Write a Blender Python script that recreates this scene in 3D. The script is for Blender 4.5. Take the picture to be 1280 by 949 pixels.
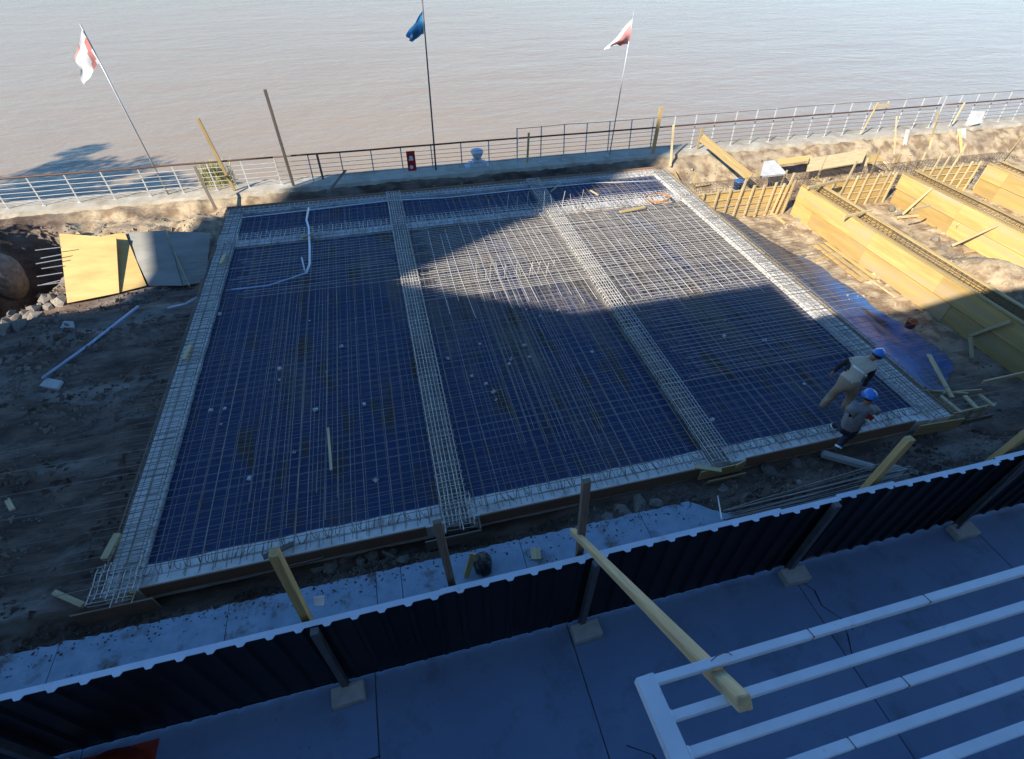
import bpy, bmesh, math, random
import numpy as np
from mathutils import Vector, Matrix, noise
random.seed(7)
for o in list(bpy.data.objects): bpy.data.objects.remove(o)
scene = bpy.context.scene
C = scene.collection

# ------------------------------------------------------------------ camera
CAMH = 8.5
FPX = 641.84
RM = np.array([[0.96979478, 0.16188344, -0.18246052],
               [-0.24377117, 0.66955087, -0.70162472],
               [0.00858517, 0.7249106, 0.68878946]])
cam = bpy.data.cameras.new('camera'); camo = bpy.data.objects.new('camera', cam); C.objects.link(camo)
cam.sensor_width = 36; cam.lens = 36 * FPX / 1280; cam.clip_start = 0.05; cam.clip_end = 6000
M4 = Matrix([list(r) + [0] for r in RM.tolist()] + [[0, 0, 0, 1]])
camo.matrix_world = Matrix.Translation((0, 0, CAMH)) @ M4
scene.camera = camo
# ------------------------------------------------------------------ sun and sky
SUN_EL = math.radians(33); SDIR = (0.85, 0.527)          # horizontal direction the light travels
sv = Vector((SDIR[0] * math.cos(SUN_EL), SDIR[1] * math.cos(SUN_EL), -math.sin(SUN_EL)))
sun = bpy.data.lights.new('sun', 'SUN'); sun.energy = 5.0; sun.angle = math.radians(0.55); sun.color = (1, 0.92, 0.79)
suno = bpy.data.objects.new('sun', sun); C.objects.link(suno)
suno.rotation_euler = sv.to_track_quat('-Z', 'Y').to_euler(); suno.location = (-30, -20, 40)
world = bpy.data.worlds.new('World'); scene.world = world; world.use_nodes = True
wn = world.node_tree.nodes; wl = world.node_tree.links
sky = wn.new('ShaderNodeTexSky'); sky.sky_type = 'NISHITA'; sky.sun_disc = False
sky.sun_elevation = SUN_EL; sky.sun_rotation = math.atan2(-SDIR[0], -SDIR[1]); sky.air_density = 1.0; sky.dust_density = 0.0; sky.ozone_density = 4.5
hsv = wn.new('ShaderNodeHueSaturation'); hsv.inputs['Saturation'].default_value = 1.14
wl.new(sky.outputs[0], hsv.inputs['Color']); wl.new(hsv.outputs[0], wn['Background'].inputs[0]); wn['Background'].inputs[1].default_value = 0.12
scene.view_settings.view_transform = 'Standard'; scene.view_settings.look = 'None'; scene.view_settings.gamma = 1
scene.view_settings.exposure = 0.92

# ------------------------------------------------------------------ pixel helpers (photo pixels -> points)
def ray(px, py):
    v = np.array([px - 640, -(py - 474.5), -FPX]); r = RM @ v
    return r
def P(px, py, z=0.0):
    r = ray(px, py); t = (z - CAMH) / r[2]
    return Vector((t * r[0], t * r[1], z))
def PY(px, py, y):
    r = ray(px, py); t = y / r[1]
    return Vector((t * r[0], y, CAMH + t * r[2]))
def PX(px, py, x):
    r = ray(px, py); t = x / r[0]
    return Vector((x, t * r[1], CAMH + t * r[2]))

# ------------------------------------------------------------------ materials
def mat(name, c1, c2=None, scale=4.0, rough=0.7, metal=0.0, bump=0.0, bscale=None, stretch=(1, 1, 1), c3=None, s3=0.7, t3=(0.5, 0.65), spec=0.4, rnd=0.0, detail=6, lo=0.35, hi=0.65, coat=0.0, bdist=0.02, trans=None):
    m = bpy.data.materials.new(name); m.use_nodes = True; nt = m.node_tree; N = nt.nodes; L = nt.links
    b = N['Principled BSDF']; b.inputs['Roughness'].default_value = rough; b.inputs['Metallic'].default_value = metal
    b.inputs['Specular IOR Level'].default_value = spec; b.inputs['Coat Weight'].default_value = coat
    c2 = c2 or c1
    tc = N.new('ShaderNodeTexCoord'); mp = N.new('ShaderNodeMapping'); mp.inputs['Scale'].default_value = stretch
    oi = N.new('ShaderNodeObjectInfo'); ad = N.new('ShaderNodeVectorMath'); ad.operation = 'ADD'
    ml = N.new('ShaderNodeVectorMath'); ml.operation = 'SCALE'; ml.inputs[3].default_value = 40
    cx = N.new('ShaderNodeCombineXYZ')
    for k in range(3): L.new(oi.outputs['Random'], cx.inputs[k])
    L.new(cx.outputs[0], ml.inputs[0]); L.new(tc.outputs['Object'], ad.inputs[0]); L.new(ml.outputs[0], ad.inputs[1])
    L.new(ad.outputs[0], mp.inputs[0])
    n1 = N.new('ShaderNodeTexNoise'); n1.inputs['Scale'].default_value = scale; n1.inputs['Detail'].default_value = detail; n1.inputs['Roughness'].default_value = 0.62
    L.new(mp.outputs[0], n1.inputs['Vector'])
    mr = N.new('ShaderNodeMapRange'); mr.inputs[1].default_value = lo; mr.inputs[2].default_value = hi; L.new(n1.outputs[0], mr.inputs[0])
    mx = N.new('ShaderNodeMix'); mx.data_type = 'RGBA'; mx.inputs[6].default_value = (*c1, 1); mx.inputs[7].default_value = (*c2, 1)
    L.new(mr.outputs[0], mx.inputs[0]); col = mx.outputs[2]
    if c3:
        n3 = N.new('ShaderNodeTexNoise'); n3.inputs['Scale'].default_value = s3; n3.inputs['Detail'].default_value = 8; n3.inputs['Roughness'].default_value = 0.65
        L.new(mp.outputs[0], n3.inputs['Vector'])
        m3 = N.new('ShaderNodeMapRange'); m3.inputs[1].default_value = t3[0]; m3.inputs[2].default_value = t3[1]; L.new(n3.outputs[0], m3.inputs[0])
        x3 = N.new('ShaderNodeMix'); x3.data_type = 'RGBA'; x3.inputs[7].default_value = (*c3, 1); L.new(m3.outputs[0], x3.inputs[0]); L.new(col, x3.inputs[6]); col = x3.outputs[2]
    if rnd:
        hs = N.new('ShaderNodeHueSaturation'); r2 = N.new('ShaderNodeMapRange'); r2.inputs[3].default_value = 1 - rnd; r2.inputs[4].default_value = 1 + rnd
        L.new(oi.outputs['Random'], r2.inputs[0]); L.new(r2.outputs[0], hs.inputs['Value']); L.new(col, hs.inputs['Color']); col = hs.outputs[0]
    L.new(col, b.inputs['Base Color'])
    if bump:
        nb = N.new('ShaderNodeTexNoise'); nb.inputs['Scale'].default_value = bscale or scale * 3; nb.inputs['Detail'].default_value = 8; L.new(mp.outputs[0], nb.inputs['Vector'])
        bp = N.new('ShaderNodeBump'); bp.inputs['Strength'].default_value = bump; bp.inputs['Distance'].default_value = bdist; L.new(nb.outputs[0], bp.inputs['Height']); L.new(bp.outputs[0], b.inputs['Normal'])
    return m
M = {}
M['timber'] = mat('timber', (.46, .34, .15), (.33, .23, .10), 3, .75, bump=.35, bscale=9, stretch=(.5, 9, 9), c3=(.22, .16, .09), s3=1.2, t3=(.58, .8), rnd=.22)
M['timber_pale'] = mat('timber_pale', (.56, .45, .26), (.42, .32, .17), 3, .75, bump=.35, bscale=9, stretch=(.5, 9, 9), c3=(.3, .25, .17), s3=1.2, t3=(.55, .8), rnd=.2)
M['timber_grey'] = mat('timber_grey', (.21, .17, .13), (.13, .105, .085), 3, .85, bump=.35, bscale=9, stretch=(.5, 9, 9), rnd=.2)
M['timber_brown'] = mat('brown_form_timber', (.30, .19, .12), (.22, .13, .08), 3, .8, bump=.35, bscale=9, stretch=(.5, 9, 9), rnd=.15)
M['plank'] = mat('formwork_plank', (.56, .385, .14), (.42, .27, .09), 1.6, .68, bump=.2, bscale=12, stretch=(.4, 3.5, 3.5), c3=(.46, .39, .27), s3=.8, t3=(.5, .75), rnd=.22)
M['ply'] = mat('plywood', (.66, .46, .17), (.52, .34, .12), 1.5, .6, bump=.1, bscale=15, stretch=(.5, 2, 2), c3=(.40, .30, .16), s3=2.2, t3=(.62, .8))
M['ply_grey'] = mat('plywood_grey', (.30, .29, .25), (.22, .21, .18), 1.5, .75, bump=.15, bscale=15, stretch=(.5, 2, 2), c3=(.34, .28, .17), s3=1.4, t3=(.6, .8))  # grey plywood tone with scattered tan patches
M['rebar'] = mat('rebar_steel', (.26, .24, .22), (.165, .145, .125), 2.2, .6, .15, c3=(.30, .17, .09), s3=.5, t3=(.62, .74), rnd=.25)
M['rebar_cage'] = mat('rebar_cage_steel', (.26, .235, .20), (.16, .135, .11), 2.5, .6, .2, rnd=.2)
M['rebar_pale'] = mat('rebar_pale_steel', (.60, .58, .54), (.44, .41, .37), 2.5, .55, .15, rnd=.2)
M['rebar_dark'] = mat('rebar_dark_steel', (.10, .085, .075), (.16, .115, .085), 3, .6, .4, rnd=.25)
M['concrete'] = mat('pale_concrete', (.76, .75, .71), (.60, .59, .55), 3, .9, bump=.4, bscale=12, c3=(.25, .205, .16), s3=1.3, t3=(.54, .74))
M['concrete_dirt_shade'] = mat('dirt_shade_concrete', (.30, .28, .25), (.17, .155, .135), 3, .95, bump=.5, bscale=12, c3=(.09, .075, .06), s3=1.3, t3=(.45, .65))  # dirty concrete, darkened to paint in the shaded gaps between cage bars
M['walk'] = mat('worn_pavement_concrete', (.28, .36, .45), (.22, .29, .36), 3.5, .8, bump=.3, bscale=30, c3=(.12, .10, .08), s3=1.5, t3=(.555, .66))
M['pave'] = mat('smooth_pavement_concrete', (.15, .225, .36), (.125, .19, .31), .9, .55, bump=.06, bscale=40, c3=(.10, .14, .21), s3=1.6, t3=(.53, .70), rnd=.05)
M['copingm'] = mat('river_wall_concrete', (.46, .42, .34), (.36, .32, .25), 2, .9, bump=.5, bscale=8, c3=(.25, .20, .14), s3=.8, t3=(.5, .7))
M['block'] = mat('footing_concrete', (.42, .41, .39), (.33, .32, .30), 5, .9, bump=.4, bscale=25, rnd=.1)
M['rock'] = mat('rubble_stone', (.28, .245, .20), (.15, .125, .10), 5, .95, bump=.8, bscale=14, rnd=.25)
M['sheetm'] = mat('navy_sheet_metal', (.006, .0065, .010), (.010, .0105, .015), 2, .5, .0, spec=.25, c3=(.022, .02, .019), s3=1.2, t3=(.6, .8), rnd=.5)
M['capm'] = mat('pale_capping_metal', (.60, .68, .78), (.52, .60, .70), 3, .4, .1, c3=(.38, .40, .42), s3=2, t3=(.6, .75))
M['galv'] = mat('galvanised_steel', (.50, .51, .52), (.42, .43, .44), 6, .45, .5)
M['postm'] = mat('grey_post_steel', (.13, .13, .135), (.09, .09, .095), 4, .5, .3)
M['white'] = mat('white_paint', (.54, .54, .53), (.44, .43, .41), 5, .5, c3=(.40, .30, .20), s3=2.5, t3=(.66, .78))
M['frame'] = mat('white_frame_paint', (.60, .70, .80), (.52, .61, .71), 3, .45, bump=.05, bscale=30, c3=(.33, .33, .33), s3=5, t3=(.60, .72))
M['brown_rail'] = mat('brown_rail_paint', (.13, .07, .045), (.09, .05, .035), 4, .5, .2)
M['rail_rust'] = mat('rusty_thin_rail', (.20, .16, .13), (.14, .10, .075), 4, .6, .3)
M['pvc'] = mat('white_plastic_pipe', (.72, .75, .80), (.62, .66, .72), 3, .35)
M['hose'] = mat('pale_blue_pipe', (.42, .52, .68), (.34, .43, .58), 3, .4)
M['red'] = mat('red_paint', (.42, .02, .02), (.34, .02, .02), 4, .5)
M['redcloth'] = mat('red_tarpaulin', (.34, .035, .012), (.22, .02, .01), 3, .6, bump=.3, bscale=9)
M['orange'] = mat('orange_plastic', (.75, .16, .03), (.65, .13, .03), 4, .45)
M['bluebucket'] = mat('blue_plastic', (.03, .22, .62), (.03, .18, .52), 4, .35)
M['black'] = mat('black_plastic', (.012, .012, .014), None, 3, .4)
M['leaf'] = mat('foliage', (.05, .09, .025), (.09, .12, .04), 3, .6, rnd=.3)
M['grass'] = mat('dry_grass', (.52, .48, .24), (.36, .36, .14), 3, .7)
M['bark'] = mat('bark', (.12, .085, .06), (.07, .05, .035), 6, .9, bump=.6)
M['facade'] = mat('building_render', (.55, .52, .46), (.48, .45, .40), .6, .85)
M['glass'] = mat('window_glass', (.02, .025, .03), None, 1, .05, spec=.8)
M['urn'] = mat('pale_blue_paint', (.56, .63, .66), (.46, .53, .57), 5, .6)
M['tape'] = mat('white_scrap', (.72, .72, .72), (.6, .6, .6), 5, .5)

def soil_mat():
    m = mat('site_soil', (.175, .122, .088), (.050, .032, .023), 1.9, .95, bump=1.0, bscale=8, stretch=(.55, 1.3, 1), c3=(.28, .24, .20), s3=.6, t3=(.49, .70), bdist=.05)
    nt = m.node_tree; N = nt.nodes; L = nt.links; b = N['Principled BSDF']
    src = b.inputs['Base Color'].links[0].from_socket
    tc = N.new('ShaderNodeTexCoord'); sp = N.new('ShaderNodeSeparateXYZ'); L.new(tc.outputs['Object'], sp.inputs[0])
    n = N.new('ShaderNodeTexNoise'); n.inputs['Scale'].default_value = .5; n.inputs['Detail'].default_value = 6; L.new(tc.outputs['Object'], n.inputs['Vector'])
    # dry sandy soil on the downstream side of the slab and along the river wall
    def mrange(sock, a, bb):
        r = N.new('ShaderNodeMapRange'); r.inputs[1].default_value = a; r.inputs[2].default_value = bb; L.new(sock, r.inputs[0]); return r.outputs[0]
    def math_(op, a, bb):
        r = N.new('ShaderNodeMath'); r.operation = op
        for i, s in enumerate((a, bb)):
            if isinstance(s, (int, float)): r.inputs[i].default_value = s
            else: L.new(s, r.inputs[i])
        return r.outputs[0]
    fx = mrange(sp.outputs[0], 11.0, 14.5); fy = mrange(sp.outputs[1], 16.5, 19.0); f4 = mrange(sp.outputs[1], 6.0, 9.5)
    right = math_('MULTIPLY', fx, f4)
    bank = math_('MULTIPLY', fy, math_('MAXIMUM', math_('MULTIPLY', mrange(sp.outputs[0], -3.2, -5.0), mrange(sp.outputs[0], -11.6, -10.4)), mrange(sp.outputs[0], 9.0, 13.0)))
    f = math_('MAXIMUM', right, bank)
    f = math_('MULTIPLY', f, mrange(n.outputs[0], .22, .5))
    mx = N.new('ShaderNodeMix'); mx.data_type = 'RGBA'; L.new(f, mx.inputs[0]); L.new(src, mx.inputs[6])
    n2 = N.new('ShaderNodeTexNoise'); n2.inputs['Scale'].default_value = 2.2; n2.inputs['Detail'].default_value = 8; L.new(tc.outputs['Object'], n2.inputs['Vector'])
    m2 = N.new('ShaderNodeMix'); m2.data_type = 'RGBA'; m2.inputs[6].default_value = (.44, .345, .22, 1); m2.inputs[7].default_value = (.22, .15, .09, 1); L.new(mrange(n2.outputs[0], .42, .62), m2.inputs[0])
    L.new(m2.outputs[2], mx.inputs[7]); L.new(mx.outputs[2], b.inputs['Base Color'])
    return m
M['soil'] = soil_mat()

def plastic_mat(sun_dust_y=0.0, ca=(.006, .022, .085), cb=(.018, .045, .135)):
    m = bpy.data.materials.new('blue_plastic_sheet'); m.use_nodes = True; nt = m.node_tree; N = nt.nodes; L = nt.links
    b = N['Principled BSDF']
    tc = N.new('ShaderNodeTexCoord')
    def nz(sc, det=6, vec=None):
        n = N.new('ShaderNodeTexNoise'); n.inputs['Scale'].default_value = sc; n.inputs['Detail'].default_value = det; n.inputs['Roughness'].default_value = .65; L.new(vec or tc.outputs['Object'], n.inputs['Vector']); return n.outputs[0]
    def mr(s, a, bb, c=0, d=1):
        r = N.new('ShaderNodeMapRange'); r.inputs[1].default_value = a; r.inputs[2].default_value = bb; r.inputs[3].default_value = c; r.inputs[4].default_value = d; L.new(s, r.inputs[0]); return r.outputs[0]
    def mix(f, a, bb):
        r = N.new('ShaderNodeMix'); r.data_type = 'RGBA'; L.new(f, r.inputs[0])
        for i, s in ((6, a), (7, bb)):
            if isinstance(s, tuple): r.inputs[i].default_value = (*s, 1)
            else: L.new(s, r.inputs[i])
        return r.outputs[2]
    mp = N.new('ShaderNodeMapping'); mp.inputs['Scale'].default_value = (1.0, .28, 1); mp.inputs['Rotation'].default_value = (0, 0, .15); L.new(tc.outputs['Object'], mp.inputs[0])
    big = nz(.5, 7, mp.outputs[0]); mid = nz(1.7, 8, mp.outputs[0]); fine = nz(9, 6)
    c = mix(mr(mid, .35, .65), ca, cb)
    sp = N.new('ShaderNodeSeparateXYZ'); L.new(tc.outputs['Object'], sp.inputs[0])
    dust = N.new('ShaderNodeMath'); dust.operation = 'MULTIPLY_ADD'; dust.inputs[1].default_value = sun_dust_y; L.new(sp.outputs[1], dust.inputs[0]); L.new(big, dust.inputs[2])
    c = mix(mr(dust.outputs[0], .53, .70), c, (.115, .10, .09))        # dried mud film, heavier towards the river end to paint its sunlit grey
    c = mix(mr(mid, .535, .64), c, (.062, .043, .030))         # mud
    c = mix(mr(fine, .70, .78), c, (.30, .29, .28))
    L.new(c, b.inputs['Base Color'])
    L.new(mr(mid, .4, .7, .45, .85), b.inputs['Roughness'])
    v = N.new('ShaderNodeTexNoise'); v.inputs['Scale'].default_value = 3.2; v.inputs['Detail'].default_value = 6; v.inputs['Distortion'].default_value = 1.2; L.new(tc.outputs['Object'], v.inputs['Vector'])
    bp = N.new('ShaderNodeBump'); bp.inputs['Strength'].default_value = .8; bp.inputs['Distance'].default_value = .06; L.new(v.outputs[0], bp.inputs['Height']); L.new(bp.outputs[0], b.inputs['Normal'])
    return m
M['plastic'] = plastic_mat(); M['plastic_sun_dusty'] = plastic_mat(.020); M['plastic_faded'] = plastic_mat(.035, (.018, .095, .29), (.045, .14, .34))

def water_mat():
    m = bpy.data.materials.new('muddy_river_water'); m.use_nodes = True; nt = m.node_tree; N = nt.nodes; L = nt.links
    b = N['Principled BSDF']; b.inputs['Roughness'].default_value = .22; b.inputs['IOR'].default_value = 1.33; b.inputs['Specular IOR Level'].default_value = .36
    tc = N.new('ShaderNodeTexCoord')
    def nz(sc, det, stretch, rot=0.0, dist=0.0):
        mp = N.new('ShaderNodeMapping'); mp.inputs['Scale'].default_value = stretch; mp.inputs['Rotation'].default_value = (0, 0, rot); L.new(tc.outputs['Object'], mp.inputs[0])
        n = N.new('ShaderNodeTexNoise'); n.inputs['Scale'].default_value = sc; n.inputs['Detail'].default_value = det; n.inputs['Distortion'].default_value = dist; L.new(mp.outputs[0], n.inputs['Vector']); return n.outputs[0]
    big = nz(.05, 5, (1, 1, 1))
    mx = N.new('ShaderNodeMix'); mx.data_type = 'RGBA'; mx.inputs[6].default_value = (.29, .222, .153, 1); mx.inputs[7].default_value = (.335, .258, .178, 1)
    L.new(big, mx.inputs[0]); L.new(mx.outputs[2], b.inputs['Base Color'])
    w1 = nz(1.1, 5, (.55, 1.3, 1), .25, .6); w2 = nz(.22, 3, (.5, 1.2, 1), -.2, .3); w3 = nz(4.5, 4, (.7, 1.2, 1), .4)
    a1 = N.new('ShaderNodeMath'); a1.operation = 'MULTIPLY_ADD'; a1.inputs[1].default_value = 2.5; L.new(w2, a1.inputs[0]); L.new(w1, a1.inputs[2])
    a2 = N.new('ShaderNodeMath'); a2.operation = 'MULTIPLY_ADD'; a2.inputs[1].default_value = .25; L.new(w3, a2.inputs[0]); L.new(a1.outputs[0], a2.inputs[2])
    bp = N.new('ShaderNodeBump'); bp.inputs['Strength'].default_value = .27; bp.inputs['Distance'].default_value = .28; L.new(a2.outputs[0], bp.inputs['Height']); L.new(bp.outputs[0], b.inputs['Normal'])
    return m
M['water'] = water_mat()

# ------------------------------------------------------------------ mesh helpers
class MB:
    def __init__(s): s.v = []; s.f = []; s.mi = []
    def quad(s, *p, mi=0):
        n = len(s.v); s.v += [tuple(q) for q in p]; s.f.append(tuple(range(n, n + len(p)))); s.mi.append(mi)
    def box(s, lo, hi, mi=0, mtx=None):
        n = len(s.v)
        for x in (lo[0], hi[0]):
            for y in (lo[1], hi[1]):
                for z in (lo[2], hi[2]):
                    q = Vector((x, y, z)); s.v.append(tuple(mtx @ q if mtx else q))
        for f in ((0, 1, 3, 2), (4, 6, 7, 5), (0, 4, 5, 1), (2, 3, 7, 6), (0, 2, 6, 4), (1, 5, 7, 3)):
            s.f.append(tuple(n + i for i in f)); s.mi.append(mi)
    def tube(s, pts, r, n=5, mi=0, cap=True, closed=False):
        pts = [Vector(p) for p in pts]; m = len(pts); base = len(s.v); ref = None
        rr = r if isinstance(r, (list, tuple)) else [r] * m
        for i, p in enumerate(pts):
            if closed: d = pts[(i + 1) % m] - pts[i - 1]
            else: d = pts[min(i + 1, m - 1)] - pts[max(i - 1, 0)]
            d.normalize()
            if ref is None: ref = Vector((0, 0, 1)) if abs(d.z) < .9 else Vector((1, 0, 0))
            a = d.cross(ref); a.normalize(); b = a.cross(d); ref = b
            for k in range(n):
                t = 2 * math.pi * k / n; s.v.append(tuple(p + (a * math.cos(t) + b * math.sin(t)) * rr[i]))
        for i in range(m if closed else m - 1):
            j = (i + 1) % m
            for k in range(n):
                k2 = (k + 1) % n
                s.f.append((base + i * n + k, base + i * n + k2, base + j * n + k2, base + j * n + k)); s.mi.append(mi)
        if cap and not closed:
            s.f.append(tuple(base + k for k in range(n))[::-1]); s.mi.append(mi)
            s.f.append(tuple(base + (m - 1) * n + k for k in range(n))); s.mi.append(mi)
    def lathe(s, prof, n=16, c=(0, 0, 0), mi=0):
        base = len(s.v)
        for r, z in prof:
            for k in range(n):
                t = 2 * math.pi * k / n; s.v.append((c[0] + r * math.cos(t), c[1] + r * math.sin(t), c[2] + z))
        for i in range(len(prof) - 1):
            for k in range(n):
                k2 = (k + 1) % n; s.f.append((base + i * n + k, base + i * n + k2, base + (i + 1) * n + k2, base + (i + 1) * n + k)); s.mi.append(mi)
        s.f.append(tuple(base + k for k in range(n))[::-1]); s.mi.append(mi)
        s.f.append(tuple(base + (len(prof) - 1) * n + k for k in range(n))); s.mi.append(mi)
    def mesh(s, name, mats, smooth=False):
        me = bpy.data.meshes.new(name); me.from_pydata(s.v, [], s.f)
        for m in (mats if isinstance(mats, list) else [mats]): me.materials.append(M[m] if isinstance(m, str) else m)
        if isinstance(mats, list): me.polygons.foreach_set('material_index', s.mi)
        if smooth: me.polygons.foreach_set('use_smooth', [True] * len(me.polygons))
        me.update(); return me
    def build(s, name, mats, parent=None, smooth=False):
        return link(name, s.mesh(name, mats, smooth), parent)
def link(name, me, parent=None):
    o = bpy.data.objects.new(name, me); C.objects.link(o)
    if parent: o.parent = parent
    return o
def tag(o, label=None, cat=None, group=None, kind=None):
    if label: o['label'] = label
    if cat: o['category'] = cat
    if group: o['group'] = group
    if kind: o['kind'] = kind
    return o
def thing(name, label, cat, loc=(0, 0, 0), group=None):
    o = bpy.data.objects.new(name, None); C.objects.link(o); o.location = loc; o.empty_display_size = .2
    return tag(o, label, cat, group)
def rel(o, parent):            # keep world position of o under a translated Empty
    o.parent = parent; o.location = o.location - parent.location
    return o
def bevel(o, w=.006, seg=1):
    bm = bmesh.new(); bm.from_mesh(o.data); bmesh.ops.bevel(bm, geom=bm.edges[:], offset=w, segments=seg, affect='EDGES'); bm.to_mesh(o.data); bm.free()
    return o
def board(name, p0, p1, w, t, m='timber', wdir=(0, 0, 1), parent=None, bev=0.0, warp=0.0):
    """timber running p0->p1, local X along its length; w across (towards wdir), t thick"""
    p0 = Vector(p0); p1 = Vector(p1); X = p1 - p0; ln = X.length; X.normalize()
    W = Vector(wdir); W = W - X * W.dot(X)
    if W.length < 1e-4: W = Vector((1, 0, 0)) - X * X.x
    W.normalize(); T = X.cross(W)
    mb = MB()
    if warp:
        n = 5
        for i in range(n):
            a0, a1 = ln * i / n, ln * (i + 1) / n
            d0, d1 = warp * math.sin(math.pi * i / n), warp * math.sin(math.pi * (i + 1) / n)
            s = len(mb.v)
            for a, d in ((a0, d0), (a1, d1)):
                for (yy, zz) in ((-w / 2, -t / 2), (w / 2, -t / 2), (w / 2, t / 2), (-w / 2, t / 2)): mb.v.append((a, yy, zz + d))
            for k in range(4): mb.f.append((s + k, s + (k + 1) % 4, s + 4 + (k + 1) % 4, s + 4 + k)); mb.mi.append(0)
            if i == 0: mb.f.append((s + 3, s + 2, s + 1, s)); mb.mi.append(0)
            if i == n - 1: mb.f.append((s + 4, s + 5, s + 6, s + 7)); mb.mi.append(0)
    else:
        mb.box((0, -w / 2, -t / 2), (ln, w / 2, t / 2))
    o = mb.build(name, m)
    if bev: bevel(o, bev)
    o.matrix_world = Matrix(((X.x, W.x, T.x, p0.x), (X.y, W.y, T.y, p0.y), (X.z, W.z, T.z, p0.z), (0, 0, 0, 1)))
    if parent:
        o.parent = parent; o.location = o.location - parent.location
    return o
def smooth(a, b, x):
    t = min(1, max(0, (x - a) / (b - a))); return t * t * (3 - 2 * t)
def fbm(x, y, s, o=4): return noise.fractal(Vector((x * s, y * s, 3.1)), 1.0, 2.1, o)

# ================================================================== SETTING
SX0, SX1, SY0, SY1 = -5.75, 11.65, 5.12, 19.65          # slab footprint
def ground_h(x, y):
    h = -.35
    # upstream (left) yard
    if x < -5.6:
        l = smooth(-5.6, -6.6, x)
        h += l * (.10 * fbm(x, y, .5) + .06)
        # slope under the leaning formwork panels
        h -= l * .55 * smooth(14.2, 15.8, y) * (1 - smooth(16.6, 18.6, y))
        # deep hole beside the panels
        d = math.hypot((x + 12.4) / 1.8, (y - 17.9) / 2.3) + .05 * fbm(x, y, 1.1)
        h -= 4.8 * (1 - smooth(.90, 1.05, d)) + .25 * fbm(x, y, .8) * (1 - smooth(1.0, 1.5, d))
        h += .0 * smooth(-17.6, -19.0, x) * smooth(20.6, 19.6, y) * smooth(9.0, 12.0, y)
        if y > 18.2: h += l * (.22 * fbm(x, y, .9) + .10 * fbm(x, y, 2.6)) * smooth(18.2, 18.8, y) * smooth(21.1, 20.4, y)
    # river side trench / bank
    if y > 19.3:
        if -5.6 < x < 12.2: h -= .45 * smooth(19.6, 19.9, y) * smooth(-5.8, -4.6, x)
        bank = smooth(20.55, 21.2, y)
        h = h * (1 - bank) + bank * (-.12) + .14 * fbm(x, y, 1.2) * smooth(19.8, 20.3, y) * smooth(21.25, 20.9, y)
    # downstream pit
    if x > 11.4:
        r = smooth(11.75, 13.6, x) * smooth(4.3, 5.3, y) * (1 - smooth(19.3, 20.9, y))
        h -= .87 * r
    # front strip of loose earth
    if y < 5.3 and x > -20:
        if x < 5.6: h -= .28 * smooth(4.5, 4.75, y) * (1 - smooth(1.5, 3.2, x))
        pile = .42 * math.exp(-((x + 1.0) / 1.3) ** 2 - ((y - 4.78) / .22) ** 2) + .16 * math.exp(-((x - 4.1) / 1.2) ** 2 - ((y - 4.75) / .3) ** 2) + .20 * math.exp(-((x - 6.9) / 1.3) ** 2 - ((y - 4.35) / .4) ** 2)
        h += pile
        if x > 5.2: h += .17 * (1 - smooth(4.2, 5.0, y))
    if y < 3.0: h = min(h, -.2)
    # heap of sand in the pit
    h += .95 * math.exp(-((x - 19.2) / 1.25) ** 2 - ((y - 10.7) / 1.2) ** 2) + .5 * math.exp(-((x - 20.4) / 1.2) ** 2 - ((y - 9.6) / 1.2) ** 2)
    amp = .055 if y > 3.2 else 0
    if x < -5.7 and y > 4.7: h += .055 * fbm(x * .35, y, 1.5, 5) + .03 * abs(fbm(x, y, 2.4, 3))
    if x > 12.5 and y > 5: h += .05 * fbm(x, y, 1.9, 5)
    if SX0 < x < SX1 and SY0 < y < SY1: amp = .015
    h += amp * fbm(x, y, 1.1) + amp * .7 * fbm(x + 9, y, 3.3, 3)
    return h
def axis(segs):
    out = []
    for a, b, st in segs:
        n = max(1, int(round((b - a) / st))); out += [a + (b - a) * i / n for i in range(n)]
    out.append(segs[-1][1]); return out
gx = axis([(-400, -60, 60), (-60, -18, 3), (-18, 30, .15), (30, 45, .5), (45, 60, 3), (60, 400, 60)])
gy = axis([(-120, -20, 20), (-20, 2.8, 2), (2.8, 5.6, .1), (5.6, 14, .16), (14, 21.3, .13)])
gv = [(x, y, ground_h(x, y)) for y in gy for x in gx]
nx = len(gx)
gf = [(j * nx + i, j * nx + i + 1, (j + 1) * nx + i + 1, (j + 1) * nx + i) for j in range(len(gy) - 1) for i in range(nx - 1)]
me = bpy.data.meshes.new('ground'); me.from_pydata(gv, [], gf); me.materials.append(M['soil']); me.polygons.foreach_set('use_smooth', [True] * len(gf))
tag(link('ground', me), 'excavated brown soil of the building site', kind='structure')

mb = MB(); RZ = -2.6
mb.quad((-2500, 22.0, RZ), (2500, 22.0, RZ), (2500, 4000, RZ), (-2500, 4000, RZ))
tag(mb.build('river', 'water'), 'wide muddy brown river with small ripples', kind='structure')

# river wall with rough coping
mb = MB()
n = 460; prof = lambda x: [(21.12, -1.6), (21.16 + .05 * fbm(x, 1, .9), -.16 + .05 * fbm(x, 4, .8)), (21.22 + .03 * fbm(x, 2, 2), .0), (22.32, .0), (22.36, -.05), (22.42, -3.4)]
xs = [-60 + 120 * i / n for i in range(n + 1)]
for x in xs:
    for (y, z) in prof(x): mb.v.append((x, y, z + (.012 * fbm(x, y, 2.4) if z > -.3 else 0)))
for i in range(n):
    for k in range(5): mb.f.append((i * 6 + k, (i + 1) * 6 + k, (i + 1) * 6 + k + 1, i * 6 + k + 1)); mb.mi.append(0)
tag(mb.build('river_wall', 'copingm'), 'long concrete river wall with rough flat top carrying the railing', 'wall')

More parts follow.
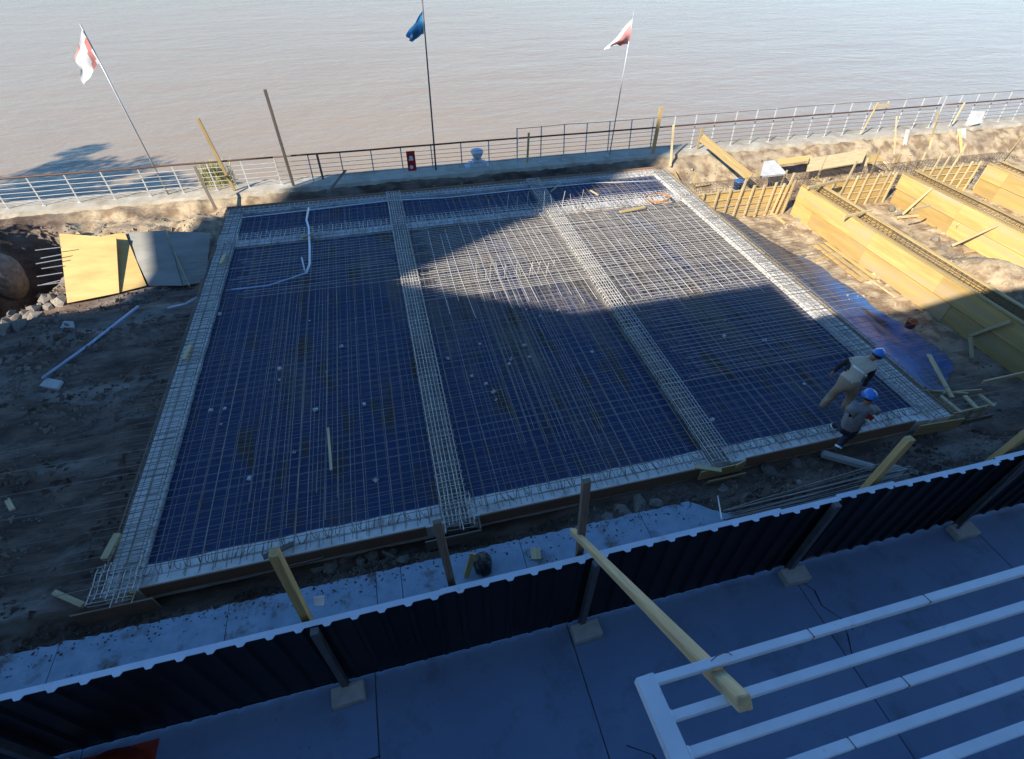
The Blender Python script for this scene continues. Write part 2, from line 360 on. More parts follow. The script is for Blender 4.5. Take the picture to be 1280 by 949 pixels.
# near pavement: cast slabs with open joints
pv = MB(); pv.box((-60, -12, -.5), (60, 2.97, -.03)); pvo = tag(pv.build('pavement', 'soil'), 'smooth grey pavement between building and fence', kind='structure')
jx = [-40, -14, -9.4, -5.2, -1.35, -.72, 1.72, 5.75, 9.6, 14, 40]; jx = [-40, -14, -9.4, -5.2, -1.3, 1.72, 5.75, 9.6, 14, 40]
for i in range(len(jx) - 1):
    cuts = [(-12, -3), (-3, -.2), (-.2, 2.97)]
    if i == 3: cuts = [(-12, -3), (-3, 1.9), (1.9, 2.97)]
    if i == 5: cuts = [(-12, -3), (-3, 2.97)]
    if i >= 6: cuts = [(-12, -3), (-3, 1.35), (1.35, 2.97)]
    for (a, b) in cuts:
        m2 = MB(); lx = jx[i + 1] - jx[i]; ly = b - a
        m2.box((.008, .008, -.1), (lx - .008, ly - .008, 0)); o = m2.build('slab', 'pave', pvo); o.location = (jx[i], a, random.uniform(-.004, .003)); bevel(o, .006)
# cracks running out from the joint corner
for pts in (((5.78, 2.72), (5.95, 2.45), (5.90, 2.2), (6.06, 1.95), (6.0, 1.72), (5.84, 1.42)), ((6.06, 1.95), (6.16, 1.86), (6.12, 1.74)), ((-1.28, 1.9), (-2.0, 1.86), (-2.7, 1.94)), ((2.0, 1.2), (2.3, 1.02), (2.5, .6))):
    m2 = MB()
    for (a, b) in zip(pts[:-1], pts[1:]):
        d = Vector((b[0] - a[0], b[1] - a[1], 0)); q = Vector((-d.y, d.x, 0)).normalized() * random.uniform(.006, .016)
        m2.quad((a[0] - q.x, a[1] - q.y, .0045), (b[0] - q.x * .6, b[1] - q.y * .6, .0045), (b[0] + q.x * .6, b[1] + q.y * .6, .0045), (a[0] + q.x, a[1] + q.y, .0045))
    m2.build('crack', 'black', pvo)
# worn sidewalk strip behind the fence, broken edge towards the trench
sw = tag(MB().build('sidewalk', 'walk'), 'worn pale concrete sidewalk strip behind the fence', kind='structure')
ex = [-40, -12, -8.4, -6.0, -3.55, -1.2, -.78, 1.35, 3.7, 5.45]
for i in range(len(ex) - 1):
    a, b = ex[i] + .006, ex[i + 1] - .006
    m2 = MB(); k = max(2, int((b - a) / .07)); k = min(k, 90)
    top = [(a + (b - a) * j / k, 4.55 + .025 * fbm(a + (b - a) * j / k, 0, 3.5, 6) + .03 * fbm(a + (b - a) * j / k, 7, 9, 2) - (.45 * smooth(4.6, 5.45, a + (b - a) * j / k) if i == 8 else 0)) for j in range(k + 1)]
    s = 0
    for (x, y) in top: m2.v += [(x - a, 3.02, 0), (x - a, y, 0), (x - a, y + .015, -.13), (x - a, 3.02, -.13)]
    for j in range(k):
        q = j * 4
        for c in range(4): m2.f.append((q + c, q + (c + 1) % 4, q + 4 + (c + 1) % 4, q + 4 + c)); m2.mi.append(0)
    m2.f.append((0, 3, 2, 1)); m2.f.append((k * 4, k * 4 + 1, k * 4 + 2, k * 4 + 3)); m2.mi += [0, 0]
    for f_i in range(len(m2.f)): m2.f[f_i] = m2.f[f_i][::-1]
    o = m2.build('slab', 'walk', sw); o.location = (a, 0, random.uniform(-.004, .004))

# ================================================================== BUILDING the picture is taken from (behind the camera)
def facade_block(name, label, outline, y0, depth, win=True, zf=3.3):
    """outline: (x,z) polygon of the front wall, extruded away from the river"""
    t = thing(name, label, 'building', (outline[0][0], y0, 0))
    ox = outline[0][0]; m2 = MB(); k = len(outline)
    m2.v = [(x - ox, 0, z) for x, z in outline] + [(x - ox, -depth, z) for x, z in outline]
    m2.f = [tuple(range(k)), tuple(range(k, 2 * k))[::-1]] + [(i, i + k, (i + 1) % k + k, (i + 1) % k) for i in range(k)]; m2.mi = [0] * len(m2.f)
    m2.build('wall', 'facade', t)
    x0, x1 = min(x for x, z in outline), max(x for x, z in outline); zmin = min(z for x, z in outline if z > .5)
    wm = MB(); wm.box((0, 0, 0), (1.3, .03, 1.5)); gm = wm.mesh('pane', 'glass')
    fm = MB()
    for lo, hi in (((-.07, .0, -.07), (1.37, .06, 0)), ((-.07, 0, 1.5), (1.37, .06, 1.57)), ((-.07, 0, 0), (0, .06, 1.5)), ((1.3, 0, 0), (1.37, .06, 1.5)), ((.62, .03, 0), (.68, .06, 1.5))): fm.box(lo, hi)
    fmesh = fm.mesh('window', 'frame')
    z = 1.0
    while z + 2 < zmin:
        x = x0 + 1.2
        while x + 2 < x1:
            w = link('window', fmesh, t); w.location = (x - ox, .003, z); g = link('pane', gm, w); g.location = (0, .002, 0)
            x += 3.0
        z += zf
    return t
YF = -.8
facade_block('building', 'low pale building with parapet roof beside the fence', [(-7.7, 0), (24, 0), (24, 12.2), (-7.7, 12.2)], YF, 11)
facade_block('building', 'taller pale building with sloping roof end', [(-28.9, 0), (-7.9, 0), (-7.9, 14.35), (-14.1, 14.35), (-22.9, 17.6), (-28.9, 17.6)], YF, 3.9)
facade_block('building', 'narrow tall tower rising above its neighbours', [(-35.2, 0), (-29.4, 0), (-29.4, 33), (-39.3, 33), (-39.3, 24.6), (-36.0, 21.2), (-35.2, 19.5)], YF, 4.0)

# trees on the promenade upstream, whose shade falls on the river
def tree(loc, h, rad, label, seed):
    rnd = random.Random(seed); t = thing('tree', label, 'tree', loc, 'trees on the river promenade')
    m2 = MB(); m2.tube([(0, 0, 0), (.1, .05, h * .25), (0, .1, h * .5), (.1, 0, h * .8)], [.3, .24, .16, .05], 8)
    for k in range(9):
        a = k * 2.4; z = h * (.3 + .05 * k); r = rad * .7
        m2.tube([(0, .05, z), (math.cos(a) * r * .5, math.sin(a) * r * .5, z + .8), (math.cos(a) * r, math.sin(a) * r, z + 1.3)], [.1, .06, .02], 5)
    m2.build('trunk', 'bark', t)
    cl = [(Vector((rnd.gauss(0, .45) * rad, rnd.gauss(0, .45) * rad, h * rnd.uniform(.42, .95))), rnd.uniform(.5, 1.1) * rad * .38) for _ in range(26)]
    m2 = MB()
    for _ in range(9000):
        c, r = rnd.choice(cl); d = Vector((rnd.gauss(0, 1), rnd.gauss(0, 1), rnd.gauss(0, .8))).normalized() * r * rnd.random() ** .4
        p = c + d; a = Vector((rnd.gauss(0, 1), rnd.gauss(0, 1), rnd.gauss(0, 1))).normalized(); b = a.orthogonal().normalized(); s = rnd.uniform(.08, .16)
        m2.quad(p - a * s * 1.5, p - b * s * .6, p + a * s * 1.5, p + b * s * .6)
    m2.build('crown', 'leaf', t)
tree((-35.8, 19.5, -.4), 13.4, 4.4, 'broad leafy tree standing upstream beside the river wall', 1)
tree((-28.2, 19.8, -.4), 10.9, 3.2, 'smaller leafy tree standing nearer the excavation hole', 2)

# ================================================================== SLAB BASE: plastic sheets, concrete strips
def sheet(name, x0, x1, y0, y1, zf, label, st=.16, edge=None, m='plastic'):
    m2 = MB(); nx_ = int((x1 - x0) / st) + 1; ny_ = int((y1 - y0) / st) + 1
    for j in range(ny_ + 1):
        for i in range(nx_ + 1):
            x = x0 + (x1 - x0) * i / nx_; y = y0 + (y1 - y0) * j / ny_
            if edge: x, y = edge(x, y, i / nx_, j / ny_)
            m2.v.append((x - x0, y - y0, zf(x, y)))
    for j in range(ny_):
        for i in range(nx_): q = j * (nx_ + 1) + i; m2.f.append((q, q + 1, q + nx_ + 2, q + nx_ + 1)); m2.mi.append(0)
    o = m2.build(name, m, smooth=True); o.location = (x0, y0, 0)
    return tag(o, label, 'plastic sheet', 'blue plastic sheets under the reinforcement')
BX = [(-5.58, -5.06), (.12, .54), (5.62, 6.05), (11.06, 11.58)]     # beam strips (x ranges)
zp = lambda x, y: -.07 + .018 * fbm(x, y, 1.3) + .012 * fbm(x, y, 4, 3)
desc = ['beside the bare yard', 'in the middle bay of the slab', 'where the workers stand']
for i in range(3):
    a, b = BX[i][1] + .01, BX[i + 1][0] - .01
    sheet('plastic_sheet', a, b, 5.60, 16.88, zp, 'wide muddy blue plastic sheet under the rebar ' + desc[i], m='plastic_sun_dusty' if i else 'plastic')
    sheet('plastic_sheet', a, b, 17.32, 19.34, zp, 'narrow blue plastic strip behind the cross beam, ' + ['yard bay', 'middle bay', 'bay beside the lattice formwork'][i], m='plastic' if i < 2 else 'plastic_sun_dusty')
def zs(x, y):
    g = ground_h(x, y) + .05
    return max(g, -.02 - (x - 11.6) * .42) + .035 * fbm(x, y, 2.2, 4) + .02 * abs(fbm(x + y, y, 5, 2))
def ed(x, y, u, v):
    s = 1.52 - .80 * smooth(.66, 1.0, v) + .06 * fbm(0, y, .9) - .75 * smooth(.15, 0, v) + .12 * math.exp(-((v - .2) / .1) ** 2)
    return 11.63 + (x - 11.63) * s, y
sheet('plastic_sheet', 11.63, 13.75, 6.2, 16.2, zs, 'loose blue plastic sheet hanging over the slab edge into the pit', .12, ed, 'plastic_faded')

base = tag(MB().build('foundation_base', 'concrete'), 'pale concrete strips under the foundation beams', kind='structure')
def strip(x0, x1, y0, y1, z=.03, rough=.02):
    m2 = MB(); st = .15; nx_ = max(2, int((x1 - x0) / st)); ny_ = max(2, int((y1 - y0) / st)); w = (nx_ + 1)
    for j in range(ny_ + 1):
        for i in range(nx_ + 1):
            x = x0 + (x1 - x0) * i / nx_; y = y0 + (y1 - y0) * j / ny_
            if nx_ < ny_ and i in (0, nx_): x += .02 * fbm(x, y, 1.5)
            if ny_ < nx_ and j in (0, ny_): y += .025 * fbm(x, y, 1.2)
            m2.v.append((x, y, z + rough * .6 * fbm(x, y, 2.5, 4)))
    top = len(m2.v)
    for j in range(ny_):
        for i in range(nx_): q = j * w + i; m2.f.append((q, q + 1, q + w + 1, q + w)); m2.mi.append(0)
    rim = [i for i in range(nx_ + 1)] + [j * w + nx_ for j in range(1, ny_ + 1)] + [ny_ * w + i for i in range(nx_ - 1, -1, -1)] + [j * w for j in range(ny_ - 1, 0, -1)]
    for q in rim: m2.v.append((m2.v[q][0], m2.v[q][1], -.4))
    L_ = len(rim)
    for k in range(L_): m2.f.append((rim[k], top + k, top + (k + 1) % L_, rim[(k + 1) % L_])); m2.mi.append(0)
    return m2.build('concrete_strip', 'concrete', base, smooth=False)
for i, (a, b) in enumerate(BX): strip(a, b, 5.16, 19.62, -.02 if i in (1, 2) else .03).data.materials[0] = M['concrete_dirt_shade' if i in (1, 2) else 'concrete']
for i in range(3):
    a, b = BX[i][1] + .004, BX[i + 1][0] - .004
    strip(a, b, 5.2, 5.62, .0, .05); strip(a, b, 16.86, 17.34, .0); strip(a, b, 19.32, 19.62, .01)

# ================================================================== REINFORCEMENT
def bar_mesh(ln, axis_, r, m='rebar', waves=.012, seg=10, seed=0, n=4):
    rnd = random.Random(seed); ph = rnd.uniform(0, 6); m2 = MB(); pts = []
    for i in range(seg + 1):
        u = i / seg; o = waves * math.sin(ph + u * rnd.uniform(5, 9)); z = waves * .7 * math.sin(ph * 2 + u * 11)
        pts.append((u * ln, o, z) if axis_ == 'x' else (o, u * ln, z))
    m2.tube(pts, r, n); return m2.mesh('bar', m)
mat_o = thing('rebar_mat', 'large tied mat of steel reinforcing bars covering the whole slab', 'rebar mat', (0, 0, 0))
XL = [bar_mesh(17.3 + 4.2, 'x', .0065, seed=k) for k in range(3)] + [bar_mesh(17.3 + 6.4, 'x', .0065, seed=9 + k) for k in range(3)]
YL = [bar_mesh(14.35, 'y', .0065, seed=20 + k) for k in range(5)]
XEND = (12.6, 13.1, 12.8, 13.3, 12.9)
y = 5.3; k = 0
while y < 19.5:
    long_ = y < 16.0 and True
    if 16.6 < y < 17.6: y += .2; continue
    if y < 16.2:
        o = link('bar', XL[3 + k % 3] if y < 12.5 else XL[k % 3], mat_o); sh = (4.9 if y < 12.5 else 2.7) + random.uniform(-.35, .35)
        if y > 9.0 or k % 3: o.scale.x = (XEND[k % 5] + 5.7 + 1.0) / (23.7 if y < 12.5 else 21.5); sh = random.uniform(.15, .75)
        o.location = (-5.7 - sh, y + random.uniform(-.02, .02), .115)
    else:
        o = link('bar', XL[k % 3], mat_o); o.scale = (17.2 / 21.5, 1, 1); o.location = (-5.65, y + random.uniform(-.02, .02), .115)
    o.rotation_euler.z = random.uniform(-.0018, .0018); o.rotation_euler.y = random.uniform(-.0012, .0012); o.rotation_euler.x = random.uniform(0, 6)
    y += .2 if y < 16.2 else .3; k += 1
x = -5.55; k = 0
while x < 11.6:
    o = link('bar', YL[k % 5], mat_o); o.location = (x + random.uniform(-.025, .025), 5.22, .129); o.rotation_euler.z = random.uniform(-.0025, .0025); o.rotation_euler.y = random.uniform(0, 6)
    x += .25; k += 1
# lower layer and the extra bars laid across mid spans: one joined part
m2 = MB()
y = 5.42
while y < 19.4:
    m2.tube([(-5.6, y, .0), (3, y + random.uniform(-.03, .03), .012), (11.6, y + random.uniform(-.03, .03), 0)], .006, 4); y += .22
x = -5.45
while x < 11.5:
    m2.tube([(x, 5.25, .012), (x + random.uniform(-.04, .04), 12, .0), (x + random.uniform(-.03, .03), 19.5, .01)], .006, 4); x += .22
for (xa, xb, ya, yb, st) in ((1.9, 3.9, 6.5, 15.6, .14), (7.4, 9.9, 7.5, 16.2, .14), (-3.4, -1.6, 6.2, 16.0, .2)):
    x = xa
    while x < xb:
        a = ya + random.uniform(-.5, .5); b = yb + random.uniform(-.5, .5); m2.tube([(x, a, .143), (x + random.uniform(-.05, .05), (a + b) / 2, .15), (x + random.uniform(-.04, .04), b, .143)], .006, 4); x += st * random.uniform(.7, 1.3)
tag(m2.build('lower_bars', 'rebar', mat_o), kind='stuff'); m2 = MB()
for (xa, xb, ya, yb, st) in ((.8, 11.2, 12.2, 16.4, .12), (6.4, 11.4, 7.5, 12, .14), (-4.6, .2, 13.5, 16.3, .16)):
    y = ya
    while y < yb:
        a = xa + random.uniform(-.4, .4); b = xb + random.uniform(-.4, .3); m2.tube([(a, y, .158), ((a + b) / 2, y + random.uniform(-.04, .04), .163), (b, y + random.uniform(-.04, .04), .158)], .006, 4); y += st * random.uniform(.7, 1.3)
for (xa, xb, ya, yb, st) in ((1.2, 5.4, 11.6, 16.5, .30), (6.3, 10.9, 10.6, 16.6, .26)):
    x = xa
    while x < xb:
        a = ya + random.uniform(-.6, .6); b = yb + random.uniform(-.6, .3); m2.tube([(x, a, .172), (x + random.uniform(-.06, .06), (a + b) / 2, .18), (x + random.uniform(-.08, .08), b, .172)], .0065, 4); x += st * random.uniform(.6, 1.4)
tag(m2.build('upper_bars', 'rebar_pale', mat_o), kind='stuff')  # pale steel paints the brightness of the sunlit bays into these extra bars
# hooked bar ends along the front edge
hk = MB(); hk.tube([(0, 0, 0)] + [(0, -.10 - .06 * math.sin(a), .06 - .06 * math.cos(a)) for a in (0, .8, 1.6, 2.4, 3.1)] + [(0, .02, .13)], .0065, 4); hkm = hk.mesh('hook', 'rebar_dark')
x = -4.9
while x < 10.9:
    if not any(a - .1 < x < b + .1 for a, b in BX):
        o = link('hook', hkm, mat_o); o.location = (x, 5.5 + random.uniform(-.04, .04), .05); o.rotation_euler = (random.uniform(-.2, .2), random.uniform(-.6, .6), random.uniform(-.5, .5))
    x += .15

def stirrup_mesh(w, h, r, ax, m):
    s = MB(); pts = [(-w / 2, 0), (w / 2, 0), (w / 2, -h), (-w / 2, -h)]
    loop = []
    for i in range(4):
        a = Vector(pts[i]); b = Vector(pts[(i + 1) % 4]); d = (b - a).normalized() * .03; loop += [a + d, b - d]
    if ax == 'y': s.tube([(p.x, 0, p.y) for p in loop], r, 4, closed=True)
    else: s.tube([(0, p.x, p.y) for p in loop], r, 4, closed=True)
    hooks = [(-w / 2 + .015, 0, -.01), (-w / 2 + .07, .02, -.06)]
    s.tube(hooks if ax == 'y' else [(b, a, c) for a, b, c in hooks], r, 4)
    return s.mesh('stirrup', m)
def cage(x0, y0, x1, y1, w, h, z, label, step=.18, nb=5, m='rebar_cage', tilt=.1, group='reinforcement cages of the beams', r=.007, extra=0.0):
    ax = 'y' if abs(y1 - y0) > abs(x1 - x0) else 'x'
    t = thing('beam_cage', label, 'rebar cage', (x0, y0, z - h), group)
    ln = (y1 - y0) if ax == 'y' else (x1 - x0)
    bm_ = [bar_mesh(ln + extra, ax, r * 1.15, m, .008, 12, seed=s) for s in range(3)]
    for lay, zz in ((0, h - .012), (1, .012)):
        for i in range(nb if lay == 0 else 3):
            q = -w / 2 + .03 + (w - .06) * i / ((nb if lay == 0 else 3) - 1); o = link('bar', bm_[(i + lay) % 3], t)
            o.location = (q, random.uniform(-.1, .1), zz) if ax == 'y' else (random.uniform(-.1, .1), q, zz)
    sm_ = stirrup_mesh(w, h, r, ax, m); k = int(ln / step)
    for i in range(k + 1):
        o = link('stirrup', sm_, t); d = ln * i / k + random.uniform(-.025, .025)
        o.location = (0, d, h) if ax == 'y' else (d, 0, h)
        o.rotation_euler = (random.uniform(-tilt, tilt), 0, random.uniform(-.05, .05)) if ax == 'y' else (0, random.uniform(-tilt, tilt), random.uniform(-.05, .05))
    return t
cl = ['along the slab side facing the bare yard', 'ending at the bulge of the front boards', 'between the workers bay and the middle bay', 'along the slab side facing the timber formwork']
for i, (a, b) in enumerate(BX):
    cage((a + b) / 2, 5.2, (a + b) / 2, 19.6, .54, .13, .195, 'long rebar cage on a pale concrete strip ' + cl[i], .16, 7 if i in (1, 2) else 4, 'rebar_pale' if i in (1, 2) else 'rebar_cage', .16)
cage(-5.5, 17.1, 11.3, 17.1, .55, .16, .22, 'cross rebar cage parallel to the river with stirrups standing up', .15, 4, 'rebar_pale', tilt=.6)
cage(-5.5, 19.4, 11.3, 19.4, .24, .1, .15, 'narrow edge cage behind the river side boards', .17, 3, 'rebar_pale', tilt=.25)
# cage ends sticking out over the front boards
for i, (xx, yy) in enumerate(((-5.36, 5.0), (.36, 4.96))):
    t = cage(xx, yy, xx, yy + .62, .70 if i == 0 else .6, .12, .21, ['short dense cage at the slab corner by the bare yard', 'short dense cage in the bulge of the front boards'][i], .12, 8, 'rebar_pale')

# upright starter bars
def starters(x0, x1, y0, n, hgt, lean, label):
    t = thing('starter_bars', label, 'rebar', (x0, y0, .0), 'upright starter bars')
    for i in range(n):
        m2 = MB(); h = hgt * random.uniform(.6, 1.15); l = random.uniform(-lean, lean)
        m2.tube([(0, 0, 0), (l * .4, random.uniform(-.04, .04), h * .5), (l, random.uniform(-.05, .05), h)], .008, 5)
        o = m2.build('bar', 'rebar_pale', t); o.location = ((x1 - x0) * i / max(1, n - 1) + random.uniform(-.05, .05), random.uniform(-.12, .12), 0)
starters(3.5, 6.9, 16.95, 11, .75, .12, 'row of tall upright starter bars in the cross cage beside a long cage')
starters(2.3, 4.6, 13.0, 13, .6, .1, 'row of upright bars standing in the middle bay at the shade edge')
starters(-4.6, -.3, 17.3, 15, .3, .15, 'row of short upright bars in the cross cage near the yard')

# formwork boards of the slab edges
def fb(p0, p1, label, w=.30, m='timber_grey', t=.028, up=(0, 0, 1), bev=.003):
    return tag(board('form_board', p0, p1, w, t, m, up, bev=bev), label, 'board')
fz = -.02
fb((-5.95, 4.93, -.10), (-4.75, 4.93, -.10), 'rusty short form board closing the slab corner by the yard', .36, 'timber_brown')
fb((-4.98, 5.13, fz), (-.25, 5.13, fz), 'long form board along the front of the yard side bay', m='timber_brown')
fb((-.30, 4.86, -.07), (.72, 4.86, -.07), 'short form board bulging around the second cage end')
fb((.72, 4.88, -.05), (.72, 5.12, -.05), 'small return board beside the bulge of the front edge')
fb((.75, 5.13, fz), (5.28, 5.13, fz), 'long form board along the front of the middle bay', m='timber_brown')
fb((5.25, 5.05, -.02), (6.25, 5.05, -.02), 'short form board in front of the third cage end', .26, 'timber')
fb((6.3, 5.13, fz), (10.55, 5.16, fz), 'long form board beside which the workers stand', .32, 'timber_brown')
fb((10.6, 5.05, -.1), (11.75, 5.0, -.1), 'short form board at the corner of the slab by the pit', .34, 'timber')
fb((-5.6, 19.68, -.0), (.2, 19.7, .0), 'brown form board along the river side of the yard bay', .3, 'timber_brown')
fb((.25, 19.7, .0), (6.0, 19.71, .0), 'brown form board along the river side of the middle bay', .3, 'timber_brown')
fb((6.05, 19.7, .0), (11.6, 19.72, .0), 'brown form board along the river side of the sunlit bay', .3, 'timber_brown')
fb((11.68, 5.2, -.06), (11.68, 12.4, -.06), 'edge board of the slab beside the hanging plastic', .2, 'timber')
fb((11.68, 12.45, -.06), (11.68, 19.6, -.06), 'edge board of the slab beside the lattice formwork', .2, 'timber_pale')
for i, x in enumerate((-3.9, -2.1, .1, 1.9, 3.0, 4.3, 6.2, 8.0, 9.6)):
    tag(board('stake', (x, 19.78, -.75), (x + random.uniform(-.05, .05), 19.83, .08 + random.uniform(-.05, .12)), .09, .03, 'timber_grey', (1, 0, 0)), 'short wooden stake holding the river side form boards', 'stake', 'stakes behind the river side boards')
fb(P(345, 712, -.1), P(405, 697, -.1), 'thin batten lying in the front trench by the yard', .05, 'timber_grey', .03)
fb(P(478, 690, -.35), P(512, 708, -.3), 'dark stub of timber lying in the front trench', .08, 'timber_grey', .05)
fb(P(868, 583, .12), P(902, 588, .14), 'loose pale board end lying over the third cage end', .10, 'timber_pale', .03, (0, 1, 0))
fb(P(885, 603, -.12), P(932, 592, -.1), 'loose batten propped below the third cage end', .07, 'timber', .03)
fb(P(920, 583, .1), P(932, 576, .14), 'short cleat at the joint of two front boards', .10, 'timber_pale', .03)
fb(P(345, 687, .1) + Vector((-.2, -.1, 0)), P(345, 687, .12) + Vector((.3, .05, 0)), 'weathered board lying on the front edge behind a post', .1, 'timber_grey', .03, (0, 1, 0))
# worn stub posts at the yard corner
tag(board('stub_post', P(68, 741, -.2), P(105, 757, -.25), .09, .09, 'timber_pale', bev=.006), 'short yellow timber stub lying beside the slab corner', 'timber')
tag(board('stub_post', P(165, 760, -.3), P(166, 740, .12), .10, .06, 'timber', (1, 0, 0), bev=.005), 'upright wooden cleat at the joint of the corner boards', 'timber')
tag(board('stub_post', P(131, 700, .15), P(148, 668, .17), .12, .10, 'timber_pale', (1, 0, 0), bev=.006), 'pale rounded timber lying on the corner cage', 'timber')
tag(board('stub_post', P(0, 607, -.28), P(16, 638, -.28), .09, .05, 'timber_pale', (1, 0, 0), bev=.006), 'pale wooden batten lying on the dark yard soil', 'timber')
tag(board('stub_post', P(410, 535, .16), P(414, 588, .16), .05, .03, 'timber_pale', (1, 0, 0)), 'narrow pale lath lying on the rebar mat', 'lath')
tag(board('stub_post', P(276, 330, .17), P(282, 318, .17), .10, .06, 'timber_pale', (1, 0, 0)), 'short pale wood block on the cage above the panels', 'timber')
tag(board('stub_post', P(230, 450, .17), P(238, 432, .17), .10, .06, 'timber_pale', (1, 0, 0)), 'short pale wood block halfway along the yard side cage', 'timber')
tag(board('stub_post', P(775, 265, .25), P(806, 259, .25), .14, .04, 'timber', (0, 1, 0)), 'bright yellow board lying on the cross cage', 'board')
tag(board('stub_post', P(688, 240, .12), P(700, 230, .12), .06, .03, 'timber', (1, 0, 0)), 'small yellow batten beside the river side boards', 'board')
tag(board('stub_post', P(738, 238, .14), P(748, 244, .14), .07, .03, 'timber_pale', (0, 1, 0)), 'small pale offcut lying on the sunlit rebar', 'board')
tag(board('stub_post', P(378, 297, .2), P(390, 294, .2), .12, .06, 'timber', (0, 1, 0)), 'mossy wood block on the cross cage at the white pipe', 'timber')

m2 = MB()
for k in range(5): m2.tube([Vector((math.cos(a) * (.42 + .02 * k), math.sin(a) * (.40 - .02 * k), .012 * k + .01 * math.sin(3 * a + k))) for a in [2 * math.pi * q / 24 for q in range(24)]], .012, 5, closed=True)
M['rusty'] = mat('rusty_wire', (.42, .20, .08), (.32, .14, .05), 3, .7)
o = m2.build('wire_coil', 'rusty'); o.location = P(822, 248, .2); tag(o, 'rusty orange coil of wire lying on the sunlit rebar', 'wire')
# white and blue pipes
def pipe(pts, r, m, label, n=8):
    m2 = MB(); p0 = Vector(pts[0]); m2.tube([Vector(p) - p0 for p in pts], r, n); o = m2.build('pipe', m, smooth=True); o.location = p0
    return tag(o, label, 'pipe')
pipe([P(295, 273, .1), P(385, 263, .12), P(486, 251, .13), P(560, 247, .11), P(665, 236, .12), P(740, 229, .12), P(826, 226, .12)], .022, 'pvc', 'long thin white pipe along the river side edge of the slab')
pipe([P(386, 260, .22), P(383, 275, .2), P(386, 285, .2), P(387, 310, .2), P(387, 330, .2), P(383, 341, .19)], .034, 'pvc', 'thick white pipe lying across the yard bay at the river end')
pipe([P(383, 341, .2), P(360, 349, .17), P(335, 357, .17), P(310, 360, .17), P(290, 362, .2)], .022, 'hose', 'thin pale hose running from the white pipe to the cage')
pipe([P(381, 339, .2), P(377, 322, .35)], .02, 'pvc', 'short white pipe stub at the bend of the thick pipe')
pipe([P(53, 473, -.2), P(110, 432, -.2), P(173, 383, -.2)], .035, 'hose', 'straight pale blue pipe lying on the bare yard soil')
pipe([P(210, 385, -.25), P(232, 380, -.1), P(246, 372, .12)], .03, 'hose', 'short curved blue hose leaving the slab over the yard')

# small white scraps on the plastic
sm = MB(); sm.v = [(-.05, -.03, 0), (.05, -.04, 0), (.06, .03, 0), (-.03, .05, 0), (-.035, -.02, .03), (.03, -.03, .035), (.04, .02, .03), (-.02, .03, .025)]
sm.f = [(3, 2, 1, 0), (4, 5, 6, 7), (0, 1, 5, 4), (1, 2, 6, 5), (2, 3, 7, 6), (3, 0, 4, 7)]; sm.mi = [0] * 6; smm = sm.mesh('scrap', 'tape')
for (px, py) in ((387, 401), (408, 465), (427, 433), (350, 461), (263, 513), (312, 598), (368, 565), (393, 668), (395, 512), (349, 475), (276, 530), (281, 511), (275, 393), (590, 470), (607, 480), (620, 500), (655, 432), (662, 446), (637, 455), (639, 449), (697, 388), (617, 490), (600, 430), (560, 448), (675, 395), (658, 387), (740, 440), (905, 420), (955, 425), (1005, 480), (906, 400), (890, 525), (775, 300), (715, 320), (470, 600), (455, 505)):
    o = tag(link('scrap', smm), 'small white scrap lying on the blue plastic sheet', 'scrap', 'white scraps on the blue plastic'); o.location = P(px, py, -.035); s = random.uniform(.55, 1.25); o.scale = (s, s, s); o.rotation_euler.z = random.uniform(0, 6)

# ================================================================== DOWNSTREAM FORMWORK (right)
PB = -1.22
def lattice(x0, x1, y, ztop, label, xs_b, rows=4):
    t = thing('formwork_wall', label, 'formwork', (x0, y, PB), 'timber formwork walls in the pit')
    hgt = ztop - PB; rh = hgt / rows
    for r in range(rows):
        z = PB + rh * r
        board('plank', (x0, y + random.uniform(-.006, .006), z + rh / 2), (x1, y + random.uniform(-.006, .006), z + rh / 2 + random.uniform(-.01, .01)), rh - .022, .028, 'plank', (0, 0, 1), t)
        board('ledger', (x0, y - .035, z + rh - .03), (x1, y - .035, z + rh - .03), .05, .03, 'timber_pale', (0, 0, 1), t)
    for (xb, top, lean) in xs_b:
        board('batten', (xb - lean, y - .10 - abs(lean) * .25, PB), (xb + lean, y - .075, top), .075, .045, 'timber_pale', (1, 0, 0), t)
    return t
lattice(11.9, 16.25, 17.15, .0, 'lattice formwork wall meeting the slab beside the hanging plastic', [(12.1, .05, 0), (12.7, .12, .02), (13.25, .1, .02), (13.75, .45, .06), (14.25, .15, .03), (14.75, .12, .0), (15.25, .18, .02), (15.6, .1, .07), (15.85, .5, .1), (16.1, .2, .03)])
lattice(17.2, 21.2, 17.1, .0, 'lattice formwork wall between the two long board walls', [(17.5, .12, .03), (18.05, .1, .02), (18.6, .75, .08), (19.1, .12, .02), (19.6, .15, .0), (20.15, .12, .02), (20.7, .15, .02), (21.05, .1, .0)])
lattice(22.25, 25.8, 17.25, .0, 'lattice formwork wall farthest downstream', [(22.6, .15, .03), (23.1, .6, .06), (23.6, .5, .05), (24.1, .6, .05), (24.6, .12, .02), (25.1, .15, .03), (25.6, .12, .02)])
